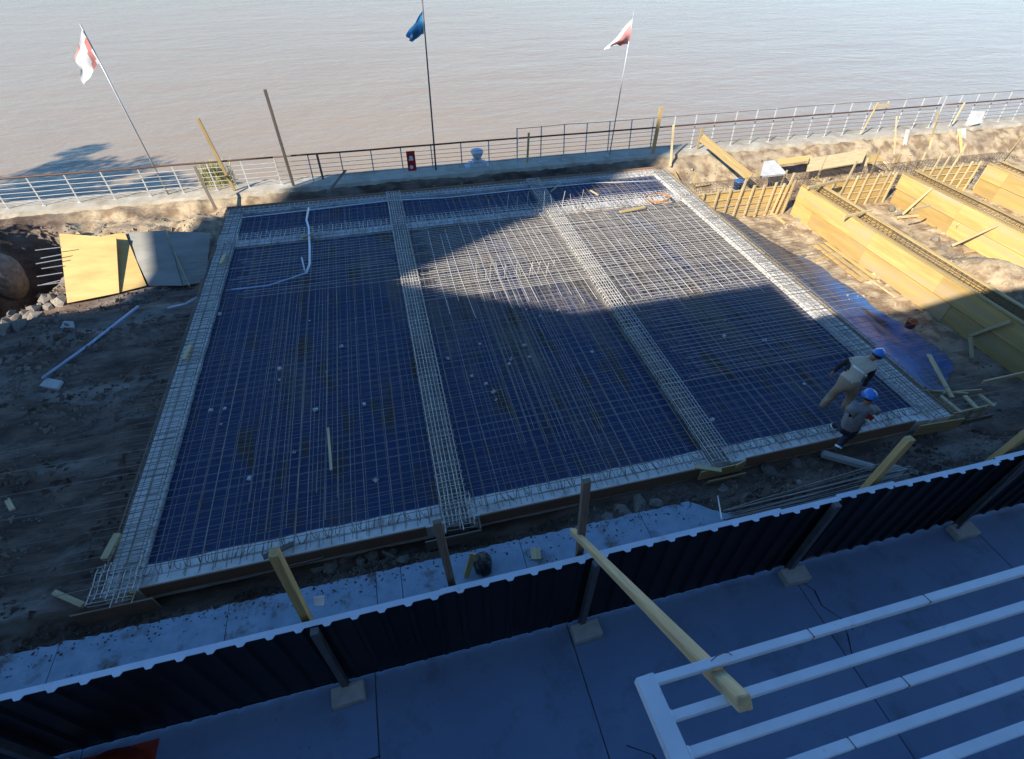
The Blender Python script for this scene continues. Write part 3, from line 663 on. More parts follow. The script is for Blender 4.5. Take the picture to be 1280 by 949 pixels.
def long_wall(x, y0, y1, label, ztop=.02, rows=2, face=-1):
    t = thing('formwork_wall', label, 'formwork', (x, y0, PB), 'long board formwork walls in the pit')
    rh = (ztop - PB) / rows; ln = y1 - y0
    for r in range(rows):
        y = y0; k = 0
        while y < y1 - .1:
            e = min(y1, y + 3.6 if (r + k) % 2 else y + 2.9)
            board('plank', (x + random.uniform(-.008, .008), y, PB + rh * (r + .5)), (x + random.uniform(-.008, .008), e - .008, PB + rh * (r + .5)), rh - .018, .03, 'plank', (0, 0, 1), t)
            y = e; k += 1
    board('top_rail', (x + .05 * -face, y0, ztop + .035), (x + .05 * -face, y1, ztop + .035), .11, .05, 'timber', (1, 0, 0), t)
    return t
long_wall(16.35, 6.4, 16.9, 'long yellow board wall facing the slab across the pit floor')
long_wall(17.15, 6.4, 16.9, 'rear board wall behind the first long cage', face=1)
long_wall(21.35, 7.5, 17.0, 'second long yellow board wall beyond the sand heap')
long_wall(22.15, 7.5, 17.0, 'rear board wall behind the second long cage', face=1)
long_wall(25.9, 9.5, 17.0, 'third yellow board wall at the far downstream end')
long_wall(26.7, 9.5, 17.0, 'rear board wall behind the third long cage', face=1)
board_end = fb((25.9, 17.03, -.55), (26.75, 17.03, -.55), 'pale end board closing the third long formwork', 1.1, 'timber_pale')
g = 'reinforcement cages inside the timber formwork'
cage(16.75, 6.6, 16.75, 17.6, .55, .5, .06, 'rebar cage between the first pair of long board walls', .2, 5, 'rebar_dark', .12, g)
cage(21.75, 7.8, 21.75, 17.6, .55, .5, .06, 'rebar cage between the second pair of long board walls', .2, 5, 'rebar_dark', .12, g)
cage(26.3, 9.8, 26.3, 17.6, .55, .5, .06, 'rebar cage between the third pair of long board walls', .2, 5, 'rebar_dark', .12, g)
cage(12.0, 17.75, 28.0, 17.75, .7, .6, .02, 'long rebar cage behind the lattice walls along the river', .14, 6, 'rebar_dark', .2, g)
def brace(p0, p1, label, w=.09, t=.045, m='timber_pale'): return tag(board('brace', p0, p1, w, t, m, bev=.003), label, 'timber brace', None)
brace(PX(1262, 402, 16.2), P(1212, 420, -1.0), 'timber brace propping the shaded end of the first long wall')
brace(P(1213, 422, -.7), P(1215, 447, -1.15), 'short upright peg under the shaded timber brace')
brace(PX(1165, 235, 21.25), P(1128, 268, -1.15), 'diagonal timber brace against the second long wall near the lattice')
brace(P(1122, 272, -1.1), P(1155, 269, -1.1), 'flat board lying at the foot of the second wall brace')
brace(PX(1248, 281, 21.25), P(1190, 307, -1.1), 'diagonal timber brace against the second long wall by the heap')
brace(PX(1198, 280, 21.25), P(1195, 292, -1.1), 'thin peg against the second long wall')
brace(P(1055, 271, .12), P(1090, 263, .12), 'short board laid across the top of the first long cage')
brace(P(1140, 262, .1), P(1163, 257, .1), 'short board laid across the second long cage')
brace(P(1010, 235, .16), P(1050, 226, .2), 'round pale timber laid where the lattice walls meet', .1, .08)
# planks stacked on the pit floor
for i in range(5):
    a = P(1018 + i * 7, 306 - i * 1.5, PB + .06); b = P(1078 + i * 8, 352 - i * 2.0, PB + .06)
    tag(board('loose_plank', a, b, .13, .03, 'timber' if i % 2 else 'plank', (1, 1, 0)), 'brown plank lying in the pile on the pit floor', 'plank', 'planks stacked on the pit floor')
for i, (a, b) in enumerate(((P(1062, 332, PB + .04), P(1120, 372, PB + .04)), (P(1070, 318, PB + .04), P(1098, 327, PB + .1)))):
    tag(board('loose_plank', a, b, .07, .03, 'timber_pale', (1, 1, 0)), ['long pale lath beside the plank pile', 'short lath lying askew by the plank pile'][i], 'plank')
# boards, panels and posts along the bank
def slabbed(name, pts, t, m, label, cat):
    """a panel with the given four corners and real thickness"""
    pts = [Vector(p) for p in pts]; o0 = pts[0].copy(); nrm = (pts[1] - pts[0]).cross(pts[3] - pts[0]).normalized() * t
    m2 = MB(); m2.v = [tuple(p - o0) for p in pts] + [tuple(p - o0 - nrm) for p in pts]
    m2.f = [(0, 1, 2, 3), (7, 6, 5, 4)] + [(i, i + 4, (i + 1) % 4 + 4, (i + 1) % 4) for i in range(4)]; m2.mi = [0] * 6
    o = m2.build(name, m); o.location = o0
    return tag(o, label, cat)
tag(board('wide_board', PY(877, 172, 20.9), PY(938, 222, 18.4), .34, .04, 'timber', (0, .5, 1), bev=.003), 'wide yellow board leaning from the railing to the lattice', 'board')
tag(board('rail_post', PY(871, 188, 21.55), PY(878, 160, 21.55), .09, .05, 'timber', (1, 0, 0)), 'short yellow post propping the wide leaning board', 'post')
slabbed('white_board', [PY(950, 222, 18.6), PY(985, 218, 18.6), PY(968, 200, 19.6), PY(955, 202, 19.6)], .03, 'white', 'white board lying on the bank beside the wide leaning board', 'panel')
slabbed('long_board', [PY(1008, 215, 19.2), PY(1078, 203, 19.2), PY(1085, 186, 19.9), PY(1012, 198, 19.9)], .06, 'timber_pale', 'long pale panel propped along the bank behind the lattice', 'panel')
slabbed('orange_panel', [PY(974, 206, 19.4), PY(1010, 201, 19.4), PY(1012, 194, 19.8), PY(972, 199, 19.8)], .05, 'plank', 'orange brown panel on the bank beside the pale panel', 'panel')
slabbed('triangle_panel', [PY(1086, 203, 19.0), PY(1108, 201, 19.0), PY(1092, 192, 19.3), PY(1084, 189, 19.3)], .04, 'plank', 'small triangular yellow panel on the bank', 'panel')
def tall(px0, py0, px1, py1, y0, y1, w, t, m, label, cat='post', wd=(1, 0, 0)):
    return tag(board('timber_post', PY(px0, py0, y0), PY(px1, py1, y1), w, t, m, wd, bev=.003), label, cat)
tall(1126, 204, 1135, 162, 20.3, 20.9, .22, .03, 'white', 'pale wide plank leaning on the bank below the railing', 'plank')
tall(1117, 203, 1121, 145, 20.2, 20.9, .06, .04, 'timber_pale', 'thin lath leaning on the bank beside a pale plank', 'lath')
tall(1156, 201, 1174, 138, 20.2, 21.5, .07, .05, 'timber', 'yellow post leaning from the bank to the end of the brown rail')
tall(1158, 201, 1166, 172, 20.2, 20.7, .12, .04, 'timber_pale', 'second board at the foot of the leaning yellow post')
slabbed('white_board', [PY(1197, 199, 20.4), PY(1207, 198, 20.4), PY(1208, 160, 20.95), PY(1198, 161, 20.95)], .05, 'white', 'upright white panel standing against the bank', 'panel')
tall(1250, 205, 1280, 168, 18.5, 20.6, .07, .05, 'timber', 'thin yellow pole leaning on the far downstream bank')
tall(838, 208, 842, 156, 20.6, 21.45, .08, .05, 'timber_pale', 'pale post leaning on the bank at the slab corner')
tall(816, 191, 827, 134, 21.5, 21.5, .16, .06, 'timber', 'wide yellow board tied upright to the railing')
tall(1077, 167, 1098, 128, 21.5, 21.6, .06, .05, 'timber_pale', 'brownish stake tied to the downstream railing')
tall(1191, 155, 1206, 128, 21.5, 21.6, .07, .05, 'timber_pale', 'tan stake beside the second part of the brown rail')
tall(293, 238, 247, 148, 21.5, 21.62, .11, .06, 'timber', 'tall yellow wooden post tied to the white railing')
tall(367, 232, 331, 112, 21.45, 21.5, .10, .08, 'timber_grey', 'tall dark wooden post tied where the white railing ends')
tall(270, 262, 243, 208, 20.2, 21.0, .10, .03, 'timber_grey', 'grey plank leaning from the slab corner to the railing', 'plank')
tall(409, 242, 432, 213, 20.1, 21.4, .09, .04, 'timber_grey', 'grey plank leaning from the trench against the river wall', 'plank')
tall(404, 224, 396, 193, 21.4, 21.5, .08, .06, 'timber_grey', 'short brown post beside the dark tall post')
tall(659, 204, 661, 166, 21.4, 21.5, .08, .06, 'timber', 'short brown post rising above the brown rail')
# buckets
def bucket(loc, m, label, r=.15, h=.3):
    t = thing('bucket', label, 'bucket', loc); m2 = MB(); m2.lathe([(r * .78, 0), (r, h), (r * 1.06, h), (r * 1.06, h - .03), (r * .98, h - .035), (r * .93, h - .01), (r * .74, .02)], 16); m2.build('body', m, t, True)
    m2 = MB(); m2.tube([(math.cos(a) * r, 0, h + math.sin(a) * r * .7) for a in [math.pi * k / 8 for k in range(9)]], .006, 4); m2.build('handle', 'galv', t)
bucket(PY(921, 236, 18.15), 'bluebucket', 'blue bucket hanging on the cage under the leaning board', .2, .34)
bucket(P(1136, 409, -.72), 'orange', 'orange bucket standing on the pit floor near the plastic', .15, .24)
tag(MB().build('lump', 'tape'), None) if False else None
# box formwork at the downstream corner of the slab
t = thing('box_formwork', 'small open timber box formwork at the slab corner by the pit', 'formwork', P(1200, 520, -.5))
def bb(p0, p1, w=.08, th=.03, m='timber_pale', wd=(0, 0, 1)): board('board', p0, p1, w, th, m, wd, t)
bb(P(1190, 518, -.02), P(1244, 506, -.02), .10); bb(P(1178, 492, -.02), P(1226, 488, -.02), .08); bb(P(1142, 487, .0), P(1210, 492, .0), .05)
for (a, b, c, d) in ((1176, 495, 1201, 516), (1206, 495, 1222, 511), (1224, 493, 1243, 508)): bb(P(a, b, .05), P(c, d, .05), .09, .035, 'timber_pale', (1, 0, 0))
for px, py in ((1191, 519), (1217, 513), (1232, 509)):
    a = P(px, py, 0); bb(a, a + Vector((0, .02, -.55)), .07, .04, 'timber', (1, 0, 0))
bb(P(1205, 528, -.4), P(1240, 520, -.45), .16, .03, 'timber_grey')
tag(board('striped_stake', P(1190, 497, .0), P(1161, 443, .25), .10, .04, 'timber_pale', (1, 0, 0), bev=.003), 'pale notched board leaning beside the hanging plastic', 'board')
tag(board('striped_stake', P(1228, 478, -.1), P(1282, 466, .0), .10, .04, 'timber_pale', (0, 0, 1), bev=.003), 'pale edge board of the shaded cage by the fence end', 'board')
cage(14.6, 5.25, 19.5, 5.25, .5, .4, -.25, 'shaded rebar cage in the trench beside the box formwork', .18, 5, 'rebar_dark', .12, g)
t = thing('bar_ends', 'thin bars reaching from the slab corner over the pit edge', 'rebar', P(1150, 470, -.35))
for i in range(9):
    m2 = MB(); m2.tube([P(1150 + i * 3, 462 + i * 5, -.35) - t.location, P(1215 + i * 4, 452 + i * 5.2, -.4) - t.location], .008, 4); m2.build('bar', 'rebar_dark', t)
# offcuts and laths strewn over the bank and the pit floor
rl = random.Random(11)
for i in range(46):
    if i < 24: x, y = rl.uniform(11.8, 30), rl.uniform(18.3, 20.2)
    else: x, y = rl.choice((rl.uniform(13.8, 16), rl.uniform(17.8, 21), rl.uniform(22.6, 25.6))), rl.uniform(8.5, 16.5)
    a = rl.uniform(0, 3.14); ln = rl.uniform(.25, 1.3); p = Vector((x, y, ground_h(x, y) + .03)); q = p + Vector((math.cos(a) * ln, math.sin(a) * ln, 0)); q.z = ground_h(q.x, q.y) + rl.uniform(.03, .25 if i < 24 else .05)
    tag(board('offcut', p, q, rl.uniform(.05, .16), .025, rl.choice(('timber', 'timber_pale', 'timber_grey', 'plank')), (rl.random(), rl.random(), .2)), ['loose timber offcut strewn on the bank behind the lattice walls', 'loose timber offcut strewn on the pit floor'][i >= 24], 'offcut', ['timber offcuts on the bank', 'timber offcuts on the pit floor'][i >= 24])
for i in range(14):
    x = rl.uniform(12.2, 27.5); p = Vector((x, 18.05, -1.0)); q = p + Vector((rl.uniform(-.2, .2), rl.uniform(.05, .35), rl.uniform(1.0, 1.6)))
    tag(board('stake', p, q, .07, .035, rl.choice(('timber', 'timber_pale')), (1, 0, 0)), 'yellow stake standing behind the long river side cage', 'stake', 'stakes behind the long cage')

# ================================================================== UPSTREAM PANELS (left)
def on_plane(c):               # slide the last corner along its sight line into the plane of the other three
    n_ = (c[1] - c[0]).cross(c[2] - c[0]); o_ = Vector((0, 0, CAMH)); d_ = c[3] - o_
    return c[:3] + [o_ + d_ * ((c[0] - o_).dot(n_) / d_.dot(n_))]
def panel(c, t, m, label):
    c = on_plane(c)
    return slabbed('formwork_panel', c, t, m, label, 'panel')
pb = [P(84, 379, -.75), P(149, 366, -.72), P(183, 356, -.70), P(252, 358, -.70)]
panel([pb[0], pb[1], P(145, 297, .36), P(74, 292, .36)], .03, 'ply', 'bright yellow plywood panel leaning in the sun beside the hole')
panel([P(147, 366, -.74), P(183, 357, -.72), P(156, 291, .30), P(128, 295, .30)], .02, 'ply', 'second yellow plywood panel tucked behind the bright one')
panel([P(186, 357, -.70), P(228, 357, -.70), P(208, 288, .30), P(155, 291, .30)], .025, 'ply_grey', 'grey plywood panel leaning beside the yellow ones')
panel([P(229, 357, -.70), P(257, 352, -.68), P(263, 291, .27), P(209, 289, .27)], .025, 'ply_grey', 'grey plywood panel next to the slab corner')
tag(board('lath', P(237, 358, -.6), P(206, 286, .36), .035, .03, 'timber_pale', (1, 0, 0)), 'thin pale lath covering the joint of the grey panels', 'lath')
t = thing('bar_bundle', 'thin steel bars sticking out of the bright plywood panel over the hole', 'rebar', P(60, 345, -.2), )
for i, (py) in enumerate((309, 318, 324, 332, 341, 350, 353)):
    m2 = MB(); a = PY(78, py, 17.2 - i * .1); b = PY(44 + (i * 7) % 13, py + 4 + i % 3, 17.1 - i * .1); m2.tube([a - t.location, b - t.location], .014, 5); m2.build('bar', 'galv', t)

# ================================================================== RUBBLE
def rock_mesh(seed, n=10):
    bm = bmesh.new(); bmesh.ops.create_icosphere(bm, subdivisions=1, radius=1); rnd = random.Random(seed); off = Vector((rnd.uniform(0, 50), rnd.uniform(0, 50), 0))
    ax = Vector((rnd.uniform(.8, 1.2), rnd.uniform(.55, .9), rnd.uniform(.4, .65)))
    for v in bm.verts:
        d = 1 + .45 * noise.noise(v.co * 1.3 + off) + .35 * noise.noise(v.co * 3 + off); v.co = Vector((v.co.x * ax.x, v.co.y * ax.y, v.co.z * ax.z)) * d
    me = bpy.data.meshes.new('rock'); bm.to_mesh(me); bm.free(); me.materials.append(M['rock']); return me
RK = [rock_mesh(s) for s in range(6)]
def rock(p, s, label, grp=None, i=0):
    o = tag(link('rubble_rock', RK[i % 6]), label, 'rock', grp); o.location = p; o.scale = (s, s, s); o.rotation_euler = (random.uniform(-.3, .3), random.uniform(-.3, .3), random.uniform(0, 6)); return o
def gp(px, py, dz=.0):           # pixel to the terrain surface
    z = -.35
    for _ in range(12):
        p = P(px, py, z); z = .5 * z + .5 * (ground_h(p.x, p.y) + dz)
    return P(px, py, z)
for i, (px, py) in enumerate(((8, 404), (20, 398), (30, 392), (42, 388), (50, 380), (58, 374), (14, 392), (36, 398), (66, 372), (76, 378), (25, 405), (46, 396), (5, 412), (60, 384), (52, 370))):
    rock(gp(px, py, .03), random.uniform(.14, .32), 'pale broken rubble stone in the heap at the edge of the hole', 'rubble at the edge of the hole', i)
for i, (px, py, s) in enumerate(((430, 700, .16), (465, 694, .22), (490, 690, .18), (415, 708, .2), (450, 702, .15), (505, 700, .12), (398, 712, .14), (440, 692, .13))):
    rock(gp(px, py, .04), s, 'muddy broken stone in the trench in front of the slab', 'muddy stones in the front trench', i)
for i, (px, py, s) in enumerate(((800, 632, .25), (780, 640, .18), (820, 628, .2), (760, 648, .16), (905, 612, .18), (960, 588, .2), (975, 596, .14), (995, 580, .15), (1000, 604, .12), (1140, 590, .14), (1120, 575, .1))):
    rock(gp(px, py, .0), s, 'rounded lump of earth beside the front boards', 'earth lumps beside the front boards', i)
for i, (px, py, s) in enumerate(((1115, 262, .28), (1122, 268, .18), (1000, 275, .22), (1225, 300, .3), (1060, 305, .12), (1170, 300, .2), (1180, 310, .24), (1195, 305, .16), (1110, 300, .12))):
    rock(gp(px, py, .04), s, 'pale stone lying on the sunny pit floor', 'pale stones on the pit floor', i)
bm = bmesh.new(); bmesh.ops.create_icosphere(bm, subdivisions=3, radius=1)
for v in bm.verts: v.co = Vector((v.co.x * .8, v.co.y * .8, v.co.z)) * (1 + .12 * noise.noise(v.co * 1.7))
me = bpy.data.meshes.new('boulder'); bm.to_mesh(me); bm.free(); me.materials.append(M['rock']); me.polygons.foreach_set('use_smooth', [True] * len(me.polygons))
o = tag(link('boulder', me), 'large dark rounded boulder standing in the deep hole', 'boulder'); o.location = P(4, 345, -.9)
o.scale = (.75, .75, .85)
# leafy shrub at the upstream edge of the hole
t = thing('shrub', 'dense leafy shrub at the upstream edge of the deep hole', 'shrub', (-16.1, 16.9, ground_h(-16.1, 16.9))); rs = random.Random(5); m2 = MB()
for k in range(14):
    a = rs.uniform(0, 6.28); q = rs.uniform(.4, 1.3); m2.tube([(0, 0, 0), (math.cos(a) * q * .5, math.sin(a) * q * .5, 1.2), (math.cos(a) * q, math.sin(a) * q, 2.4)], [.05, .035, .012], 5)
m2.build('stem', 'bark', t); m2 = MB(); cl_ = [(Vector((rs.gauss(0, .7), rs.gauss(0, .7), rs.uniform(.5, 3.0))), rs.uniform(.4, .8)) for _ in range(34)]
for _ in range(9000):
    c, q = rs.choice(cl_); p = c + Vector((rs.gauss(0, 1), rs.gauss(0, 1), rs.gauss(0, 1))).normalized() * q * rs.random() ** .4
    a = Vector((rs.gauss(0, 1), rs.gauss(0, 1), rs.gauss(0, 1))).normalized(); b = a.orthogonal().normalized(); w = rs.uniform(.05, .11); m2.quad(p - a * w * 1.5, p - b * w * .6, p + a * w * 1.5, p + b * w * .6)
m2.build('foliage', 'leaf', t)
t = tag(board('concrete_pole', P(1027, 567, -.14), P(1092, 585, -.14), .18, .14, 'block', bev=.04), 'rough pale concrete post lying beside the foot of the grey shirted worker', 'post')
slabbed('blue_tile', [P(1095, 600, -.12), P(1122, 598, -.12), P(1135, 586, -.02), P(1112, 578, -.02)], .05, 'block', 'broken concrete slab behind the yellow fence post', 'slab')
slabbed('mortar_board', [P(49, 482, -.24), P(72, 486, -.22), P(78, 476, -.22), P(58, 472, -.24)], .06, 'block', 'small concrete block lying at the end of the blue pipe', 'block')
slabbed('concrete_chunk', [P(75, 410, -.2), P(92, 409, -.2), P(92, 402, -.2), P(80, 401, -.2)], .08, 'block', 'flat pale brick lying on the yard soil', 'brick')
m2 = MB(); rnd = random.Random(3)
def pebble(p, s):
    n_ = len(m2.v); q = rnd.uniform(0, 6)
    pts = [(math.cos(q + k * 2.1) * s * rnd.uniform(.7, 1.2), math.sin(q + k * 2.1) * s * rnd.uniform(.7, 1.2), 0) for k in range(3)] + [(rnd.uniform(-.2, .2) * s, rnd.uniform(-.2, .2) * s, s * rnd.uniform(.5, .9))]
    for a in pts: m2.v.append((p[0] + a[0], p[1] + a[1], p[2] + a[2] - s * .1))
    for f in ((0, 1, 3), (1, 2, 3), (2, 0, 3)): m2.f.append(tuple(n_ + k for k in f)); m2.mi.append(0)
for _ in range(9000):
    zone = rnd.random()
    if zone < .35: x, y = rnd.uniform(-14, -5.8), rnd.uniform(4.7, 20.5)
    elif zone < .6: x, y = rnd.uniform(5.5, 14), rnd.uniform(3.1, 5.0)
    elif zone < .75: x, y = rnd.uniform(-7, 5.5), rnd.uniform(4.6, 5.05)
    elif zone < .85: x, y = rnd.uniform(-12, 12), rnd.uniform(19.9, 21.0)
    else: x, y = rnd.uniform(12.5, 26), rnd.uniform(6, 20.8)
    if y > 20.4: continue
    pebble((x, y, ground_h(x, y)), rnd.choice((.015, .02, .03, .045, .06)))
tag(m2.build('gravel', 'rock'), 'loose pebbles scattered over the soil', kind='stuff')
m2 = MB()
for _ in range(15000):
    zone = rnd.random()
    if zone < .5: x, y = rnd.uniform(-14, -5.75), rnd.uniform(4.65, 19.5)
    elif zone < .65: x, y = rnd.uniform(5.5, 14), rnd.uniform(3.1, 5.05)
    elif zone < .75: x, y = rnd.uniform(-7, 5.5), rnd.uniform(4.58, 5.05)
    else: x, y = rnd.uniform(12.5, 26), rnd.uniform(5.5, 20.6)
    if noise.noise(Vector((x * .8, y * .8, 9))) < -.05: continue
    pebble((x, y, ground_h(x, y)), rnd.choice((.03, .04, .05, .06, .09, .12)))
for _ in range(1500):
    x = rnd.uniform(-8, 5.2); pebble((x, 4.56 - abs(rnd.gauss(0, .16)), -.02), rnd.choice((.015, .02, .03, .045, .06)))
tag(m2.build('clods', 'soil'), 'churned clods of earth lying over the soil', kind='stuff')

m2 = MB()
for _ in range(420): pebble((rnd.uniform(-6, 12), rnd.choice((rnd.uniform(.2, 2.9), rnd.uniform(2.3, 2.9))), .0), rnd.choice((.006, .008, .012, .018)))
for _ in range(300): pebble((rnd.uniform(-8, 5.3), rnd.uniform(3.2, 4.55), .0), rnd.choice((.008, .012, .02, .03)))
tag(m2.build('grit', 'rock'), 'fine grit and crumbs scattered on the pavement and sidewalk', kind='stuff')
# bundle of rebar lying behind the fence
t = thing('rebar_bundle', 'bundle of long dark steel bars lying on the earth behind the fence', 'rebar', (5.0, 3.9, -.1))
for i in range(14):
    m2 = MB(); a = P(905 + rnd.uniform(-8, 8), 663 - i * 1.6, -.02) - t.location; b = P(1110 + rnd.uniform(-15, 25), 612 - i * 2.2, .0) - t.location; a.z = .24 + rnd.uniform(0, .10); b.z = .22 + rnd.uniform(0, .08)
    m2.tube([a, (a + b) / 2 + Vector((0, rnd.uniform(-.03, .03), -.02)), b], .012, 5); m2.build('bar', 'rebar', t)
m2 = MB(); c = P(935, 628, -.1)
for k in range(3): m2.tube([Vector((math.cos(a) * (.16 + .03 * k) + k * .05, math.sin(a) * .13, .05 + .05 * math.sin(a * 2 + k))) for a in [2 * math.pi * q / 14 for q in range(12)]], .006, 4)
o = m2.build('wire_coil', 'rebar_cage'); o.location = c; tag(o, 'small tangle of tie wire on the earth beside the rebar bundle', 'wire')
tag(board('thin_rod', P(897, 620, 0), P(902, 650, .3), .02, .02, 'galv'), 'thin grey rod standing at the end of the sidewalk strip', 'rod')
# black bag and boards on the sidewalk strip
bm = bmesh.new(); bmesh.ops.create_icosphere(bm, subdivisions=3, radius=.2)
for v in bm.verts: v.co = Vector((v.co.x * .8, v.co.y, v.co.z * 1.0)) * (1 + .25 * noise.noise(v.co * 9)); v.co.z = max(v.co.z, -.12)
me = bpy.data.meshes.new('bag'); bm.to_mesh(me); bm.free(); me.materials.append(M['black']); o = link('black_bag', me); o.location = P(604, 705, .12); tag(o, 'crumpled black bag on the sidewalk strip by a board', 'bag')
tag(board('stub_board', P(583, 722, .05), P(591, 692, .35), .10, .05, 'timber', (1, 0, 0), bev=.004), 'short board leaning beside the black bag', 'board')
tag(board('stub_board', P(670, 700, .15), P(669, 685, .15), .17, .05, 'timber_pale', (1, 0, 0), bev=.004), 'flat yellow board end lying on the sidewalk strip', 'board')

# ================================================================== RAILING
RY = 21.68
def railing(x0, x1, label, rail_m, extra=False, step=1.16, top=True, tilt=.0):
    t = thing('railing', label, 'railing', (x0, RY, 0), 'river railing sections')
    n = int(round((x1 - x0) / step)); st = (x1 - x0) / n; H1 = 1.42 if extra else 1.04
    m2 = MB(); m2.box((-.022, -.012, 0), (.022, .012, H1)); m2.box((-.07, -.05, 0), (.07, .05, .012)); pm = m2.mesh('post', 'white')
    for i in range(n + 1):
        o = link('post', pm, t); o.location = (i * st + random.uniform(-.03, .03), 0, 0); o.rotation_euler = (random.uniform(-.02, .02) - (.10 if extra else 0), random.uniform(-.02, .02), 0)
    for k in range(5):
        z = .20 + k * .165; m2 = MB(); q = max(2, n)
        yo = (.10 * z if extra else 0)
        m2.tube([((x1 - x0) * i / q, -.02 + yo, z + random.uniform(-.006, .006)) for i in range(q + 1)],   .009 if rail_m != 'white' else .011, 5); m2.build('rail', rail_m, t)
    if extra:
        for z in (1.40,):
            m2 = MB(); m2.tube([((x1 - x0) * i / n, .14, z + random.uniform(-.02, .02)) for i in range(n + 1)], .012, 5); m2.build('top_wire', 'rail_rust', t)
    if top:
        m2 = MB(); q = n; m2.tube([((x1 - x0) * i / q, (-.04 if extra else 0), 1.06 + random.uniform(-.006, .006)) for i in range(q + 1)], .034, 8); m2.build('handrail', 'brown_rail', t, True)
    return t
railing(-24, -3.9, 'white river railing with brown handrail upstream by the hole', 'white')
railing(-3.88, 5.75, 'thin rusty river railing in the shade behind the slab', 'rail_rust')
railing(5.78, 27.3, 'white river railing with tall leaning posts behind the timber formwork', 'rail_rust', True, 1.02)
railing(27.6, 46, 'white river railing beyond the break in the brown handrail', 'rail_rust', True, 1.02)
# red sign, urn and box at the railing
t = thing('red_sign', 'narrow red sign with white marks tied to the shaded railing', 'sign', PY(516, 216, 21.55))
a = PY(510, 188, 21.55) - t.location; b = PY(520, 188, 21.55) - t.location
m2 = MB(); m2.box((-.17, -.015, .08), (.17, .015, .86)); m2.build('plate', 'red', t)
for k, z in enumerate((.62, .24)):
    m2 = MB(); m2.lathe([(.07, 0), (.075, .012)], 14); o = m2.build('mark', 'tape', t); o.rotation_euler = (math.pi / 2, 0, 0); o.location = (-.02 if k else 0, -.016, z)
m2 = MB(); m2.box((-.09, -.024, .50), (.09, -.016, .56)); m2.build('mark', 'tape', t)
t = thing('stone_urn', 'pale blue painted urn on a stepped pedestal beyond the railing', 'urn', PY(597, 209, 21.95))
m2 = MB(); m2.box((-.55, -.2, 0), (.55, .2, .10)); m2.box((-.36, -.19, .1), (.36, .19, .22)); m2.box((-.2, -.18, .22), (.2, .18, .32)); m2.build('pedestal', 'urn', t)
m2 = MB(); m2.lathe([(.10, .32), (.12, .36), (.19, .45), (.24, .56), (.27, .64), (.26, .70), (.2, .73), (.1, .75)], 18); m2.build('bowl', 'urn', t, True)
slabbed('white_box', [PY(1214, 157, 21.3), PY(1226, 154, 21.3), PY(1232, 139, 21.5), PY(1221, 139, 21.5)], .3, 'white', 'white box hanging on the downstream railing', 'box')
tag(board('scrap_board', PY(1092, 134, 21.6), PY(1112, 131, 21.6), .13, .03, 'timber_pale', (0, 0, 1)), 'small pale board tied on top of the downstream railing', 'board')
# flagpoles and flags
def flagpole(base, top, r, m, label):
    m2 = MB(); p0 = base; L_ = top - base
    m2.tube([L_ * 0, L_ * .5, L_], [r, r * .85, r * .6], 8); o = m2.build('flagpole', m, smooth=True); o.location = p0
    return tag(o, label, 'flagpole')
def flag(corners, y, mats, split, label, fold=.12, waves=2.5, grid=14):
    """corners in photo pixels: hoist top, fly top, fly bottom, hoist bottom"""
    c = [PY(px, py, y) for px, py in corners]; o0 = c[0].copy(); m2 = MB(); g_ = grid
    for th in (0, .006):
        for j in range(g_ + 1):
            for i in range(g_ + 1):
                u, v = i / g_, j / g_
                p = c[0].lerp(c[1], u).lerp(c[3].lerp(c[2], u), v) - o0
                dy = fold * math.sin(u * waves * 3.14 + v * 2.0) * (.2 + u) + fold * .5 * math.sin(v * 7 + u * 3)
                m2.v.append((p.x + .04 * math.sin(v * 9 + u * 4) * u, p.y + dy + th, p.z + .03 * math.sin(u * 8) * v))
    N1 = (g_ + 1) ** 2
    for j in range(g_):
        for i in range(g_):
            q = j * (g_ + 1) + i; mi = split(i / g_, j / g_)
            m2.f.append((q, q + 1, q + g_ + 2, q + g_ + 1)); m2.mi.append(mi); m2.f.append((N1 + q, N1 + q + g_ + 1, N1 + q + g_ + 2, N1 + q + 1)); m2.mi.append(mi)
    o = m2.build('flag', mats, smooth=True); o.location = o0
    return tag(o, label, 'flag')
M['flag_white'] = mat('flag_white_cloth', (.80, .79, .78), (.72, .71, .70), 4, .8)
M['flag_red'] = mat('flag_red_cloth', (.62, .25, .22), (.52, .19, .17), 4, .8)
M['flag_pink'] = mat('flag_faded_red_cloth', (.58, .27, .25), (.50, .20, .19), 4, .8)
M['flag_blue'] = mat('flag_blue_cloth', (.05, .27, .46), (.03, .17, .33), 4, .8)
flagpole(PY(212, 246, 21.72), PY(100, 30, 21.75), .035, 'galv', 'leaning grey flagpole carrying the white and red flag upstream')
flagpole(PY(545, 212, 21.78), PY(526, -22, 21.78), .035, 'postm', 'upright grey flagpole carrying the torn blue flag')
flagpole(PY(762, 193, 21.85), PY(793, 12, 21.8), .026, 'galv', 'thin pale flagpole carrying the faded red flag')
flag([(102, 37), (94, 72), (105, 107), (125, 78)], 21.7, ['flag_white', 'flag_red'], lambda u, v: 1 if (.04 + .25 * v < u + .18 and u < .12 + .22 * v and v > .15) or (u > .45 and v < .08) else 0, 'white and red flag drooping from the leaning upstream pole', .035)
flag([(528, 14), (508, 44), (514, 53), (530, 43)], 21.72, ['flag_blue', 'flag_white'], lambda u, v: 1 if (.78 < u < .92 and .35 < v < .7) else 0, 'torn blue flag with a pale patch blown towards upstream', .12, 3.2)
flag([(792, 20), (757, 63), (771, 57), (786, 56)], 21.78, ['flag_pink', 'flag_white'], lambda u, v: 1 if v < .22 or u > .8 else 0, 'faded red flag with white edge on the thin pale pole', .1)
